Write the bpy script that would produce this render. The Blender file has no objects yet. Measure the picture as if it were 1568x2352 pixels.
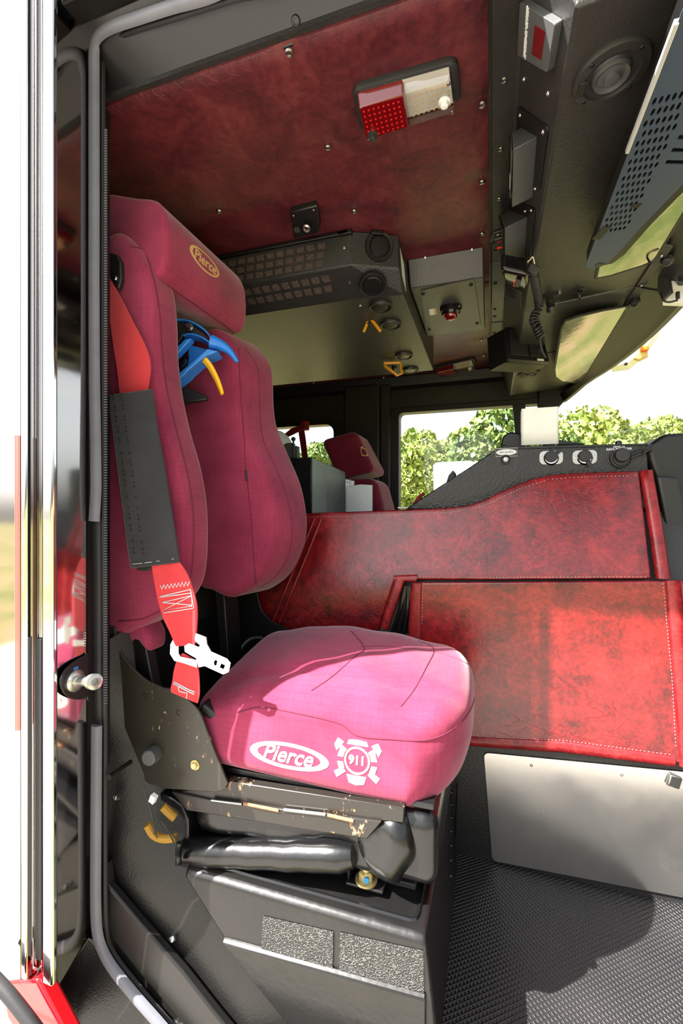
import bpy, bmesh, math, random
from mathutils import Vector, Matrix, Euler
from mathutils.bvhtree import BVHTree
from mathutils.geometry import tessellate_polygon
random.seed(7)
SC = bpy.context.scene
COL = SC.collection

# ---------------------------------------------------------------- camera
F_PX, W_PX, H_PX = 1045.0, 1568, 2352
YAW = math.radians(18.1)
CY, SY = math.cos(YAW), math.sin(YAW)
CAMZ = 1.0                                   # lens height above the cab floor (floor = 0)
cam_d = bpy.data.cameras.new('camera'); cam = bpy.data.objects.new('camera', cam_d); COL.objects.link(cam)
cam.location = (0, 0, CAMZ); cam.rotation_euler = (math.radians(90), 0, YAW)
cam_d.sensor_fit = 'HORIZONTAL'; cam_d.sensor_width = 24.0; cam_d.lens = F_PX / W_PX * 24.0
cam_d.clip_start = 0.02; cam_d.clip_end = 500
SC.camera = cam

# ---------------------------------------------------------------- sky, sun, exposure
SUN_DIR = Vector((-1.28, -1.0, 1.76)).normalized()     # towards the sun: behind the camera, to its left
world = bpy.data.worlds.new('world'); SC.world = world; world.use_nodes = True
wn = world.node_tree.nodes; wl = world.node_tree.links
wbg = wn['Background']
sky = wn.new('ShaderNodeTexSky'); sky.sky_type = 'NISHITA'; sky.sun_disc = False
sky.sun_elevation = math.asin(SUN_DIR.z); sky.sun_rotation = math.atan2(SUN_DIR.x, SUN_DIR.y)
sky.dust_density = 4.0; sky.ozone_density = 1.0; sky.air_density = 1.0
hsv = wn.new('ShaderNodeHueSaturation'); hsv.inputs['Saturation'].default_value = 0.22
wl.new(sky.outputs[0], hsv.inputs['Color']); wl.new(hsv.outputs[0], wbg.inputs['Color'])
wbg.inputs['Strength'].default_value = 0.18
sd = bpy.data.lights.new('sun', 'SUN'); sd.energy = 12.0; sd.angle = math.radians(0.53); sd.color = (1.0, 0.96, 0.9)
sun = bpy.data.objects.new('sun', sd); COL.objects.link(sun); sun.location = (-8, -8, 12)
sun.rotation_euler = SUN_DIR.to_track_quat('Z', 'Y').to_euler()
SC.view_settings.view_transform = 'Standard'; SC.view_settings.look = 'None'
SC.view_settings.exposure = 1.25; SC.view_settings.gamma = 1.0
SC.view_settings.use_curve_mapping = False
SC.render.film_transparent = False
try:
    SC.cycles.max_bounces = 14; SC.cycles.diffuse_bounces = 6; SC.cycles.glossy_bounces = 6
    SC.cycles.transparent_max_bounces = 16; SC.cycles.transmission_bounces = 6
    SC.cycles.sample_clamp_indirect = 6.0; SC.cycles.use_denoising = True
    SC.cycles.caustics_reflective = False
except Exception: pass

# ---------------------------------------------------------------- projecting photograph points onto real planes
def ray(u, v):
    a = (u - W_PX / 2) / F_PX; b = (H_PX / 2 - v) / F_PX
    return Vector((a * CY - SY, a * SY + CY, b))
ORG = Vector((0, 0, CAMZ))
def atS(u, v, s): return ORG + ray(u, v) * s
def atX(u, v, x): d = ray(u, v); return ORG + d * (x / d.x)
def atY(u, v, y): d = ray(u, v); return ORG + d * (y / d.y)
def atZ(u, v, z): d = ray(u, v); return ORG + d * ((z - CAMZ) / d.z)
def atP(u, v, p0, n):
    d = ray(u, v); n = Vector(n); return ORG + d * ((Vector(p0) - ORG).dot(n) / d.dot(n))
def pl(u, v, plane):
    k = plane[0]
    if k == 'X': return atX(u, v, plane[1])
    if k == 'Y': return atY(u, v, plane[1])
    if k == 'Z': return atZ(u, v, plane[1])
    if k == 'S': return atS(u, v, plane[1])
    return atP(u, v, plane[1], plane[2])
def pls(pts, plane): return [pl(u, v, plane) for u, v in pts]

# ---------------------------------------------------------------- materials
def lin(c):
    return tuple(((x / 255) / 12.92 if x / 255 <= .04045 else ((x / 255 + .055) / 1.055) ** 2.4) for x in c) + (1.0,)
def newmat(name):
    m = bpy.data.materials.new(name); m.use_nodes = True
    nt = m.node_tree; b = nt.nodes['Principled BSDF']
    return m, nt.nodes, nt.links, b
def setp(b, **k):
    mp = {'rough': 'Roughness', 'metal': 'Metallic', 'spec': 'Specular IOR Level', 'sheen': 'Sheen Weight', 'coat': 'Coat Weight',
          'coatr': 'Coat Roughness', 'trans': 'Transmission Weight', 'alpha': 'Alpha', 'sheenr': 'Sheen Roughness'}
    for a, v in k.items():
        b.inputs[mp[a]].default_value = v
def coord(N, L, scale=(1, 1, 1), rot=(0, 0, 0)):
    tc = N.new('ShaderNodeTexCoord'); mp = N.new('ShaderNodeMapping')
    mp.inputs['Scale'].default_value = scale; mp.inputs['Rotation'].default_value = rot
    L.new(tc.outputs['Object'], mp.inputs['Vector']); return mp.outputs['Vector']
def noise(N, L, vec, scale, detail=4, rough=.55, dist=0):
    n = N.new('ShaderNodeTexNoise'); n.inputs['Scale'].default_value = scale; n.inputs['Detail'].default_value = detail
    n.inputs['Roughness'].default_value = rough; n.inputs['Distortion'].default_value = dist
    L.new(vec, n.inputs['Vector']); return n.outputs['Fac']
def ramp(N, L, fac, stops):
    r = N.new('ShaderNodeValToRGB'); e = r.color_ramp.elements
    while len(e) < len(stops): e.new(.5)
    for i, (p, c) in enumerate(stops):
        e[i].position = p; e[i].color = c if len(c) == 4 else tuple(c) + (1,)
    L.new(fac, r.inputs['Fac']); return r.outputs['Color']
def bump(N, L, b, h, strength, dist=.002):
    n = N.new('ShaderNodeBump'); n.inputs['Strength'].default_value = strength; n.inputs['Distance'].default_value = dist
    L.new(h, n.inputs['Height'])
    L.new(n.outputs['Normal'], b.inputs['Normal']); return n
def math_(N, L, op, a, b_):
    n = N.new('ShaderNodeMath'); n.operation = op
    for i, x in enumerate((a, b_)):
        if isinstance(x, (int, float)): n.inputs[i].default_value = x
        else: L.new(x, n.inputs[i])
    return n.outputs[0]
M = {}
def simple(name, col, rough=.5, metal=0, bs=0, bstr=.3, var=0, **k):
    m, N, L, b = newmat(name); c = lin(col)
    b.inputs['Base Color'].default_value = c; setp(b, rough=rough, metal=metal, **k)
    if bs or var:
        v = coord(N, L)
        if bs: bump(N, L, b, noise(N, L, v, bs, 3, .5), bstr)
        if var:
            f = noise(N, L, v, 14, 5, .6)
            d = tuple(x * (1 - var) for x in c[:3]) + (1,); h = tuple(min(1, x * (1 + var)) for x in c[:3]) + (1,)
            L.new(ramp(N, L, f, [(.3, d), (.7, h)]), b.inputs['Base Color'])
    M[name] = m; return m
def wave(N, L, v, scale, axis, dist=0):
    w = N.new('ShaderNodeTexWave'); w.wave_type = 'BANDS'; w.bands_direction = axis
    w.inputs['Scale'].default_value = scale; w.inputs['Distortion'].default_value = dist
    L.new(v, w.inputs['Vector']); return w.outputs['Fac']

# woven seat cloth: fine diagonal twill, faint square grid, mottling
def cloth(name, c0, c1, grid=True):
    m, N, L, b = newmat(name); v = coord(N, L)
    f = noise(N, L, v, 9, 5, .6)
    base = ramp(N, L, f, [(.3, lin(c0)), (.7, lin(c1))])
    fine = noise(N, L, v, 900, 2, .6)
    mx = N.new('ShaderNodeMixRGB'); mx.blend_type = 'MULTIPLY'; mx.inputs['Fac'].default_value = .35
    L.new(base, mx.inputs['Color1']); L.new(ramp(N, L, fine, [(.3, (.45, .45, .45)), (.7, (1, 1, 1))]), mx.inputs['Color2'])
    out = mx.outputs['Color']
    if grid:
        br = math_(N, L, 'MAXIMUM', math_(N, L, 'MAXIMUM', math_(N, L, 'POWER', wave(N, L, v, 26, 'X'), 20), math_(N, L, 'POWER', wave(N, L, v, 26, 'Z'), 20)), math_(N, L, 'POWER', wave(N, L, v, 26, 'Y'), 20))
        m2 = N.new('ShaderNodeMixRGB'); m2.blend_type = 'MULTIPLY'
        L.new(math_(N, L, 'MULTIPLY', br, .2), m2.inputs['Fac']); L.new(out, m2.inputs['Color1']); m2.inputs['Color2'].default_value = (.35, .2, .3, 1)
        out = m2.outputs['Color']
    L.new(out, b.inputs['Base Color']); setp(b, rough=.9, sheen=.35, sheenr=.4, spec=.2)
    h = math_(N, L, 'ADD', noise(N, L, v, 700, 2, .6), math_(N, L, 'MULTIPLY', noise(N, L, v, 30, 3, .5), 2.0))
    bump(N, L, b, h, .3, .0015)
    M[name] = m
cloth('seat_cloth', (132, 42, 70), (160, 58, 88))
cloth('driver_cloth', (120, 32, 52), (140, 42, 62), False)

# marbled red vinyl
def vinyl(name, dark, mid, light, rough, bsc=45, bst=.35, scale=16, coat=0.0):
    m, N, L, b = newmat(name); v = coord(N, L)
    f1 = noise(N, L, v, scale, 8, .68, .6); f2 = noise(N, L, v, scale * 7, 5, .65, .4)
    f = math_(N, L, 'ADD', math_(N, L, 'MULTIPLY', f1, .62), math_(N, L, 'MULTIPLY', f2, .38))
    L.new(ramp(N, L, f, [(.36, lin(dark)), (.5, lin(mid)), (.64, lin(light))]), b.inputs['Base Color'])
    setp(b, rough=rough, spec=.5, coat=coat, coatr=.25)
    vo = N.new('ShaderNodeTexVoronoi'); vo.feature = 'DISTANCE_TO_EDGE'; vo.inputs['Scale'].default_value = bsc
    nz = N.new('ShaderNodeTexNoise'); nz.inputs['Scale'].default_value = 9; nz.inputs['Detail'].default_value = 4; L.new(v, nz.inputs['Vector'])
    ad = N.new('ShaderNodeVectorMath'); ad.operation = 'MULTIPLY_ADD'; L.new(nz.outputs['Color'], ad.inputs[0]); ad.inputs[1].default_value = (.12, .12, .12); L.new(v, ad.inputs[2])
    L.new(ad.outputs[0], vo.inputs['Vector'])
    cr = ramp(N, L, vo.outputs['Distance'], [(0, (0, 0, 0)), (.06, (1, 1, 1))])
    msk = ramp(N, L, noise(N, L, v, 5, 3, .5), [(.45, (0, 0, 0)), (.62, (1, 1, 1))])
    h = math_(N, L, 'ADD', math_(N, L, 'MULTIPLY', math_(N, L, 'MULTIPLY', cr, msk), .5), math_(N, L, 'ADD', math_(N, L, 'MULTIPLY', noise(N, L, v, 300, 2, .5), .35), math_(N, L, 'MULTIPLY', noise(N, L, v, 22, 3, .5), 1.6)))
    bump(N, L, b, h, bst, .0025)
    M[name] = m
vinyl('vinyl_cover', (58, 8, 11), (112, 15, 20), (150, 32, 32), .30, 30, .3, 13, .4)
vinyl('vinyl_ceiling', (54, 18, 25), (84, 30, 37), (106, 46, 48), .42, 40, .35, 9, .1)
vinyl('vinyl_welt', (92, 13, 18), (130, 22, 27), (160, 42, 44), .35, 30, .25, 20)

# black cab finishes
def tex_black(name, c0, c1, rough, bsc, bst, spec=.5):
    m, N, L, b = newmat(name); v = coord(N, L)
    L.new(ramp(N, L, noise(N, L, v, 7, 5, .6), [(.3, lin(c0)), (.7, lin(c1))]), b.inputs['Base Color'])
    setp(b, rough=rough, spec=spec)
    vo = N.new('ShaderNodeTexVoronoi'); vo.inputs['Scale'].default_value = bsc; vo.feature = 'SMOOTH_F1'; L.new(v, vo.inputs['Vector'])
    bump(N, L, b, math_(N, L, 'ADD', vo.outputs['Distance'], math_(N, L, 'MULTIPLY', noise(N, L, v, bsc * .6, 3, .5), .8)), bst, .002)
    M[name] = m
tex_black('black_textured', (26, 26, 27), (36, 36, 36), .45, 260, .35)
tex_black('black_console', (36, 36, 36), (46, 46, 45), .42, 240, .35)
tex_black('grey_underside', (58, 58, 54), (72, 72, 66), .42, 260, .3)
tex_black('black_speckle', (22, 23, 25), (32, 33, 36), .32, 170, .6)
tex_black('grey_texture', (96, 108, 108), (116, 128, 128), .35, 200, .6)
tex_black('black_sill', (16, 16, 16), (25, 24, 23), .4, 320, .2)
tex_black('black_box_paint', (15, 15, 15), (24, 23, 22), .3, 90, .15)
# chipped black paint
def chipped(name, c, chip, scale, thr, rough=.4):
    m, N, L, b = newmat(name); v = coord(N, L, (1, 1, .55))
    f = noise(N, L, v, scale, 6, .75); k = noise(N, L, v, 9, 3, .5)
    s = math_(N, L, 'ADD', math_(N, L, 'MULTIPLY', f, .7), math_(N, L, 'MULTIPLY', k, .3))
    mk = ramp(N, L, s, [(thr, (0, 0, 0)), (thr + .02, (1, 1, 1))])
    mx = N.new('ShaderNodeMixRGB'); L.new(mk, mx.inputs['Fac']); mx.inputs['Color1'].default_value = lin(c)
    cc = ramp(N, L, noise(N, L, v, 40, 3, .5), [(.4, lin(chip)), (.6, lin((176, 150, 116)))])
    L.new(cc, mx.inputs['Color2']); L.new(mx.outputs[0], b.inputs['Base Color']); setp(b, rough=rough)
    bump(N, L, b, math_(N, L, 'SUBTRACT', noise(N, L, v, 120, 3, .5), mk), .12, .001)
    M[name] = m
chipped('chipped_plate', (46, 43, 36), (150, 110, 76), 85, .605, .33)
chipped('chipped_curb', (24, 23, 22), (120, 112, 104), 90, .66, .38)
simple('pale_red', (206, 120, 110), .6)
chipped('chipped_rail', (34, 31, 28), (148, 100, 66), 60, .583, .35)
simple('black_satin', (17, 17, 18), .38, 0, 90, .08)
simple('black_gloss', (18, 18, 19), .16)
simple('black_plastic', (26, 26, 27), .45, 0, 400, .15)
simple('dark_plastic', (40, 40, 40), .5, 0, 300, .15)
simple('grey_plastic', (74, 76, 76), .45, 0, 300, .1)
simple('black_rubber', (28, 28, 30), .6, 0, 120, .15)
simple('seal_rubber', (98, 99, 108), .55, 0, 60, .15, .12)
simple('black_leather', (16, 16, 17), .24, 0, 26, .55)
simple('blue_grey_panel', (52, 66, 82), .42, 0, 300, .08)
simple('chrome', (235, 235, 235), .08, 1.0)
simple('steel', (175, 175, 172), .28, 1.0, 80, .05)
simple('zinc', (190, 190, 186), .3, .9, 60, .1)
simple('dark_steel', (58, 58, 58), .35, .8)
simple('white_metal', (226, 226, 222), .35, .1, 60, .1, .06)
simple('silver_metal', (196, 200, 200), .38, .35, 120, .06, .06)
simple('blue_plastic', (40, 128, 224), .3, 0, 90, .05, .1)
simple('yellow_plastic', (246, 190, 10), .35)
simple('amber_hook', (224, 156, 26), .35)
simple('red_lens', (104, 6, 12), .08, 0, 0, 0, 0, coat=1.0)
simple('red_bright', (214, 24, 24), .4)
simple('red_paint', (208, 14, 26), .18, 0, 0, 0, 0, coat=.6)
simple('white_paint', (232, 234, 232), .35)
simple('label_white', (226, 228, 226), .5)
simple('label_tan', (210, 178, 108), .6)
simple('logo_gold', (206, 172, 112), .7)
simple('logo_cream', (244, 226, 204), .7)
simple('stitch', (206, 190, 190), .8)
simple('stitch_dark', (96, 24, 50), .9)
simple('silver_stitch', (200, 200, 204), .7)
simple('amber_lens', (236, 110, 30), .15)
simple('yellow_loom', (156, 116, 30), .7, 0, 700, .5)
simple('blue_paint', (36, 130, 184), .5)
simple('gold_zinc', (206, 188, 128), .3, .6)
simple('brown_rust', (148, 104, 70), .8, 0, 200, .4)
simple('red_strap', (136, 20, 26), .75, 0, 500, .2)
# belt webbing: fine cross ribs
def webbing(name, c0, c1, axis='Z', sc=180):
    m, N, L, b = newmat(name); v = coord(N, L)
    L.new(ramp(N, L, noise(N, L, v, 10, 4, .6), [(.3, lin(c0)), (.7, lin(c1))]), b.inputs['Base Color'])
    setp(b, rough=.75, sheen=.3, spec=.3); bump(N, L, b, math_(N, L, 'ADD', wave(N, L, v, sc, axis, .5), noise(N, L, v, 30, 2)), .3, .001); M[name] = m
webbing('red_webbing', (186, 36, 44), (204, 52, 58))
webbing('pad_cloth', (22, 22, 25), (36, 36, 39), 'Z', 24)
# rubber mat with a diamond grid
def matmat():
    m, N, L, b = newmat('mat_rubber'); v = coord(N, L)
    L.new(ramp(N, L, noise(N, L, v, 4, 6, .65), [(.3, lin((28, 28, 30))), (.7, lin((44, 43, 44)))]), b.inputs['Base Color'])
    setp(b, rough=.42, spec=.5)
    v2 = coord(N, L, rot=(0, 0, math.radians(52)))
    h = math_(N, L, 'MAXIMUM', math_(N, L, 'POWER', wave(N, L, v2, 34, 'X'), 3), math_(N, L, 'MULTIPLY', math_(N, L, 'POWER', wave(N, L, v2, 34, 'Y'), 3), .8))
    bump(N, L, b, h, .9, .003); M['mat_rubber'] = m
matmat()
def grip():
    m, N, L, b = newmat('grip_tape'); v = coord(N, L)
    vo = N.new('ShaderNodeTexVoronoi'); vo.inputs['Scale'].default_value = 420; L.new(v, vo.inputs['Vector'])
    L.new(ramp(N, L, vo.outputs['Distance'], [(.15, lin((22, 22, 22))), (.5, lin((40, 40, 39))), (.8, lin((92, 91, 88)))]), b.inputs['Base Color'])
    setp(b, rough=.55); bump(N, L, b, vo.outputs['Distance'], .8, .003); M['grip_tape'] = m
grip()
def brushed():
    m, N, L, b = newmat('brushed_steel'); v = coord(N, L, (1, 1, 60))
    b.inputs['Base Color'].default_value = lin((215, 212, 206)); setp(b, metal=1.0, rough=.22)
    bump(N, L, b, noise(N, L, v, 14, 3, .6), .05, .001)
    L.new(ramp(N, L, noise(N, L, coord(N, L), 5, 5, .6), [(.3, (.17, .17, .17)), (.75, (.32, .32, .32))]), b.inputs['Roughness']); M['brushed_steel'] = m
brushed()
def mirror_plate():
    m, N, L, b = newmat('polished_steel'); v = coord(N, L)
    b.inputs['Base Color'].default_value = lin((176, 172, 170)); setp(b, metal=1.0, rough=.07)
    bump(N, L, b, noise(N, L, v, 12, 3, .5), .06, .002); M['polished_steel'] = m
mirror_plate()
def visor_m():
    m, N, L, b = newmat('visor_mirror'); v = coord(N, L)
    b.inputs['Base Color'].default_value = lin((128, 128, 120)); setp(b, metal=1.0, rough=.05)
    bump(N, L, b, noise(N, L, v, 30, 3, .5), .08, .002); M['visor_mirror'] = m
visor_m()
def glass(name, tint, gl=.08):
    m = bpy.data.materials.new(name); m.use_nodes = True; N = m.node_tree.nodes; L = m.node_tree.links
    N.remove(N['Principled BSDF']); o = N['Material Output']
    t = N.new('ShaderNodeBsdfTransparent'); t.inputs[0].default_value = tint
    g = N.new('ShaderNodeBsdfGlossy'); g.inputs['Roughness'].default_value = .02
    mx = N.new('ShaderNodeMixShader'); mx.inputs[0].default_value = gl; L.new(t.outputs[0], mx.inputs[1]); L.new(g.outputs[0], mx.inputs[2])
    L.new(mx.outputs[0], o.inputs['Surface']); M[name] = m
glass('window_glass', (.96, .98, .97, 1), .03); glass('clear_lens', (.9, .9, .88, 1), .12)
def leafm(name, c0, c1):
    m, N, L, b = newmat(name); v = coord(N, L)
    L.new(ramp(N, L, noise(N, L, v, 1.3, 4, .6), [(.3, lin(c0)), (.7, lin(c1))]), b.inputs['Base Color'])
    setp(b, rough=.6, trans=0.0); b.inputs['Subsurface Weight'].default_value = 0
    M[name] = m
leafm('leaf_green', (92, 116, 44), (150, 160, 74)); leafm('leaf_dark', (70, 98, 46), (118, 138, 66))
simple('bark', (88, 70, 54), .9, 0, 20, .5)
def ground():
    m, N, L, b = newmat('grass_field'); v = coord(N, L)
    f = math_(N, L, 'ADD', math_(N, L, 'MULTIPLY', noise(N, L, v, .5, 6, .7), .55), math_(N, L, 'MULTIPLY', noise(N, L, v, 2.2, 6, .75), .45))
    L.new(ramp(N, L, f, [(.40, lin((72, 88, 44))), (.5, lin((122, 118, 72))), (.58, lin((150, 122, 98)))]), b.inputs['Base Color'])
    setp(b, rough=.95, spec=.1); M['grass_field'] = m
ground()
def planks():
    m, N, L, b = newmat('pale_planks'); v = coord(N, L)
    w = wave(N, L, v, 2.2, 'Y'); k = ramp(N, L, math_(N, L, 'POWER', w, 40), [(.2, lin((170, 164, 156))), (.8, lin((70, 64, 60)))])
    L.new(k, b.inputs['Base Color']); setp(b, rough=.8); M['pale_planks'] = m
planks()

# ---------------------------------------------------------------- objects
ORIG = {}
def _link(o, parent, root_loc):
    COL.objects.link(o)
    if parent is not None: o.parent = parent
    ORIG[o.name] = root_loc
def thing(name, label, cat, loc, group=None):
    o = bpy.data.objects.new(name, None); COL.objects.link(o); o.location = loc; o.empty_display_size = .05
    o['label'] = label; o['category'] = cat; o['kind'] = 'thing'
    if group: o['group'] = group
    ORIG[o.name] = Vector(loc); return o
def tag(o, label, cat, group=None, kind='thing'):
    o['label'] = label; o['category'] = cat; o['kind'] = kind
    if group: o['group'] = group
    return o
def structure(o): o['kind'] = 'structure'; return o
def obj(name, bm, mat, parent=None, smooth=True, bev=0, seg=2, ang=35, loc=None, label=None, mats=None):
    """links ONE mesh object; geometry is given in world coordinates"""
    base = ORIG[parent.name] if parent is not None else (Vector(loc) if loc is not None else None)
    bmesh.ops.recalc_face_normals(bm, faces=bm.faces)
    if base is None:
        vs = [v.co for v in bm.verts]
        base = Vector(((min(v.x for v in vs) + max(v.x for v in vs)) / 2, (min(v.y for v in vs) + max(v.y for v in vs)) / 2, min(v.z for v in vs)))
    for v in bm.verts: v.co -= base
    me = bpy.data.meshes.new(name); bm.to_mesh(me); bm.free()
    if mats:
        for x in mats: me.materials.append(M[x])
    else: me.materials.append(M[mat])
    if smooth:
        me.polygons.foreach_set('use_smooth', [True] * len(me.polygons)); me.set_sharp_from_angle(angle=math.radians(ang))
    o = bpy.data.objects.new(name, me)
    if parent is None: o.location = base
    _link(o, parent, base)
    if bev:
        b = o.modifiers.new('bevel', 'BEVEL'); b.width = bev; b.segments = seg; b.limit_method = 'ANGLE'; b.angle_limit = math.radians(30)
        b.harden_normals = False
    if label: o['label'] = label
    return o

# ---------------------------------------------------------------- shapes (all add to a bmesh, world coordinates)
def BM(): return bmesh.new()
def add_prism(bm, pts, off, mi=0):
    """closed polygon extruded by the vector off"""
    pts = [Vector(p) for p in pts]; off = Vector(off)
    a = [bm.verts.new(p) for p in pts]; b = [bm.verts.new(p + off) for p in pts]
    n = len(pts); fs = []
    fs.append(bm.faces.new(a)); fs.append(bm.faces.new(b[::-1]))
    for i in range(n): fs.append(bm.faces.new((a[i], b[i], b[(i + 1) % n], a[(i + 1) % n])))
    for f in fs: f.material_index = mi
    return fs
def prism(pts, off): bm = BM(); add_prism(bm, pts, off); return bm
def add_box(bm, c, size, rot=None, mi=0):
    m = Matrix.Translation(Vector(c)) @ ((rot if isinstance(rot, Matrix) else Euler(rot).to_matrix()).to_4x4() if rot is not None else Matrix()) @ Matrix.Diagonal(Vector(size).to_4d())
    r = bmesh.ops.create_cube(bm, size=1, matrix=m)
    if mi:
        for v in r['verts']:
            for f in v.link_faces: f.material_index = mi
def box(c, size, rot=None): bm = BM(); add_box(bm, c, size, rot); return bm
def box2(lo, hi): return box([(a + b) / 2 for a, b in zip(lo, hi)], [b - a for a, b in zip(lo, hi)])
def frame_of(d):
    d = Vector(d).normalized(); a = Vector((0, 0, 1)) if abs(d.z) < .9 else Vector((1, 0, 0))
    x = a.cross(d).normalized(); return x, d.cross(x), d
def add_lathe(bm, p, axis, prof, seg=24, sx=1, sy=1, xdir=None):
    """prof = [(radius, height)] along axis from p"""
    x, y, d = frame_of(axis)
    if xdir is not None:
        x = (Vector(xdir) - d * Vector(xdir).dot(d)).normalized(); y = d.cross(x)
    p = Vector(p); rings = []
    for r, h in prof:
        if r < 1e-6: rings.append([bm.verts.new(p + d * h)])
        else: rings.append([bm.verts.new(p + d * h + x * (r * sx * math.cos(t)) + y * (r * sy * math.sin(t))) for t in [2 * math.pi * i / seg for i in range(seg)]])
    for a, b in zip(rings, rings[1:]):
        if len(a) == 1 and len(b) == 1: continue
        for i in range(seg):
            j = (i + 1) % seg
            if len(a) == 1: bm.faces.new((a[0], b[i], b[j]))
            elif len(b) == 1: bm.faces.new((a[i], b[0], a[j]))
            else: bm.faces.new((a[i], b[i], b[j], a[j]))
    for rg in (rings[0], rings[-1]):
        if len(rg) > 2:
            try: bm.faces.new(rg)
            except ValueError: pass
def lathe(p, axis, prof, seg=24, **k): bm = BM(); add_lathe(bm, p, axis, prof, seg, **k); return bm
def add_cyl(bm, p0, p1, r0, r1=None, seg=20):
    p0 = Vector(p0); p1 = Vector(p1); L_ = (p1 - p0).length
    add_lathe(bm, p0, p1 - p0, [(r0, 0), (r1 if r1 is not None else r0, L_)], seg)
def cyl(p0, p1, r0, r1=None, seg=20): bm = BM(); add_cyl(bm, p0, p1, r0, r1, seg); return bm
def spline(pts, n=8, closed=False):
    pts = [Vector(p) for p in pts]; out = []; m = len(pts)
    rng = range(m) if closed else range(m - 1)
    for i in rng:
        if closed: p0, p1, p2, p3 = pts[(i - 1) % m], pts[i], pts[(i + 1) % m], pts[(i + 2) % m]
        else:
            p1, p2 = pts[i], pts[i + 1]; p0 = pts[i - 1] if i else p1 * 2 - p2; p3 = pts[i + 2] if i + 2 < m else p2 * 2 - p1
        for k in range(n):
            t = k / n
            out.append(.5 * ((2 * p1) + (p2 - p0) * t + (2 * p0 - 5 * p1 + 4 * p2 - p3) * t * t + (3 * p1 - p0 - 3 * p2 + p3) * t ** 3))
    if not closed: out.append(pts[-1])
    return out
def add_tube(bm, pts, r, seg=10, rfun=None, cap=True, closed=False):
    pts = [Vector(p) for p in pts]; n = len(pts)
    tang = []
    for i in range(n):
        if closed: t = pts[(i + 1) % n] - pts[i - 1]
        else: t = pts[min(i + 1, n - 1)] - pts[max(i - 1, 0)]
        tang.append(t.normalized())
    x, y, d = frame_of(tang[0]); rings = []
    for i in range(n):
        if i:
            ax = tang[i - 1].cross(tang[i])
            if ax.length > 1e-9:
                R = Matrix.Rotation(tang[i - 1].angle(tang[i]), 3, ax.normalized()); x = R @ x
        x = (x - tang[i] * x.dot(tang[i])).normalized(); y = tang[i].cross(x)
        rr = rfun(i / (n - 1)) if rfun else r
        rings.append([bm.verts.new(pts[i] + x * rr * math.cos(2 * math.pi * k / seg) + y * rr * math.sin(2 * math.pi * k / seg)) for k in range(seg)])
    pairs = list(zip(rings, rings[1:])) + ([(rings[-1], rings[0])] if closed else [])
    for a, b in pairs:
        for k in range(seg): bm.faces.new((a[k], b[k], b[(k + 1) % seg], a[(k + 1) % seg]))
    if cap and not closed: bm.faces.new(rings[0][::-1]); bm.faces.new(rings[-1])
def tube(pts, r, seg=10, n=8, **k):
    bm = BM(); add_tube(bm, spline(pts, n) if n else pts, r, seg, **k); return bm
def add_loft(bm, rings, cap=True, closed_ring=True):
    rs = [[bm.verts.new(p) for p in r] for r in rings]; n = len(rs[0])
    for a, b in zip(rs, rs[1:]):
        for k in range(n if closed_ring else n - 1): bm.faces.new((a[k], b[k], b[(k + 1) % n], a[(k + 1) % n]))
    if cap and closed_ring: bm.faces.new(rs[0][::-1]); bm.faces.new(rs[-1])
def add_ribbon(bm, left, right, th, nrm):
    """strap between two edge lines, with thickness th along nrm"""
    nrm = Vector(nrm).normalized() * th / 2
    add_loft(bm, [[Vector(l) + nrm, Vector(r) + nrm, Vector(r) - nrm, Vector(l) - nrm] for l, r in zip(left, right)])
def ribbon(left, right, th, nrm, n=6):
    bm = BM(); add_ribbon(bm, spline(left, n), spline(right, n), th, nrm); return bm
def ribbon_px(rows, plane_l, th, nrm, n=6, plane_r=None):
    """rows = [(ul,vl,ur,vr)]"""
    return ribbon([pl(a, b, plane_l) for a, b, c, d in rows], [pl(c, d, plane_r or plane_l) for a, b, c, d in rows], th, nrm, n)
def add_roundbox(bm, half, r, n=10, fn=None):
    hx, hy, hz = half; start = len(bm.verts)
    def P(u, v, w):
        p = Vector((u * hx, v * hy, w * hz))
        c = Vector((max(-hx + r, min(hx - r, p.x)), max(-hy + r, min(hy - r, p.y)), max(-hz + r, min(hz - r, p.z))))
        d = p - c
        q = c + d.normalized() * r if d.length > 1e-9 else p
        return fn(q) if fn else q
    def g(h):                                  # grid lines crowded into the rounded rims
        k = r / h
        rim = [-1 + k * (1 - math.cos(math.pi / 2 * i / 4)) for i in range(5)] if False else [-1 + k * i / 4 for i in range(5)]
        mid = [(-1 + k) + (2 - 2 * k) * i / n for i in range(1, n)]
        return rim + mid + [-x for x in rim[::-1]]
    gx, gy, gz = g(hx), g(hy), g(hz); cache = {}
    def V(u, v, w):
        key = (round(u, 5), round(v, 5), round(w, 5))
        if key not in cache: cache[key] = bm.verts.new(P(u, v, w))
        return cache[key]
    def face(A, B, f):
        for i in range(len(A) - 1):
            for j in range(len(B) - 1):
                bm.faces.new((f(A[i], B[j]), f(A[i + 1], B[j]), f(A[i + 1], B[j + 1]), f(A[i], B[j + 1])))
    for s in (-1, 1):
        face(gx, gy, lambda a, b: V(a, b, s)); face(gx, gz, lambda a, b: V(a, s, b)); face(gy, gz, lambda a, b: V(s, a, b))
def roundbox(half, r, n=10, fn=None): bm = BM(); add_roundbox(bm, half, r, n, fn); return bm
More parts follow.
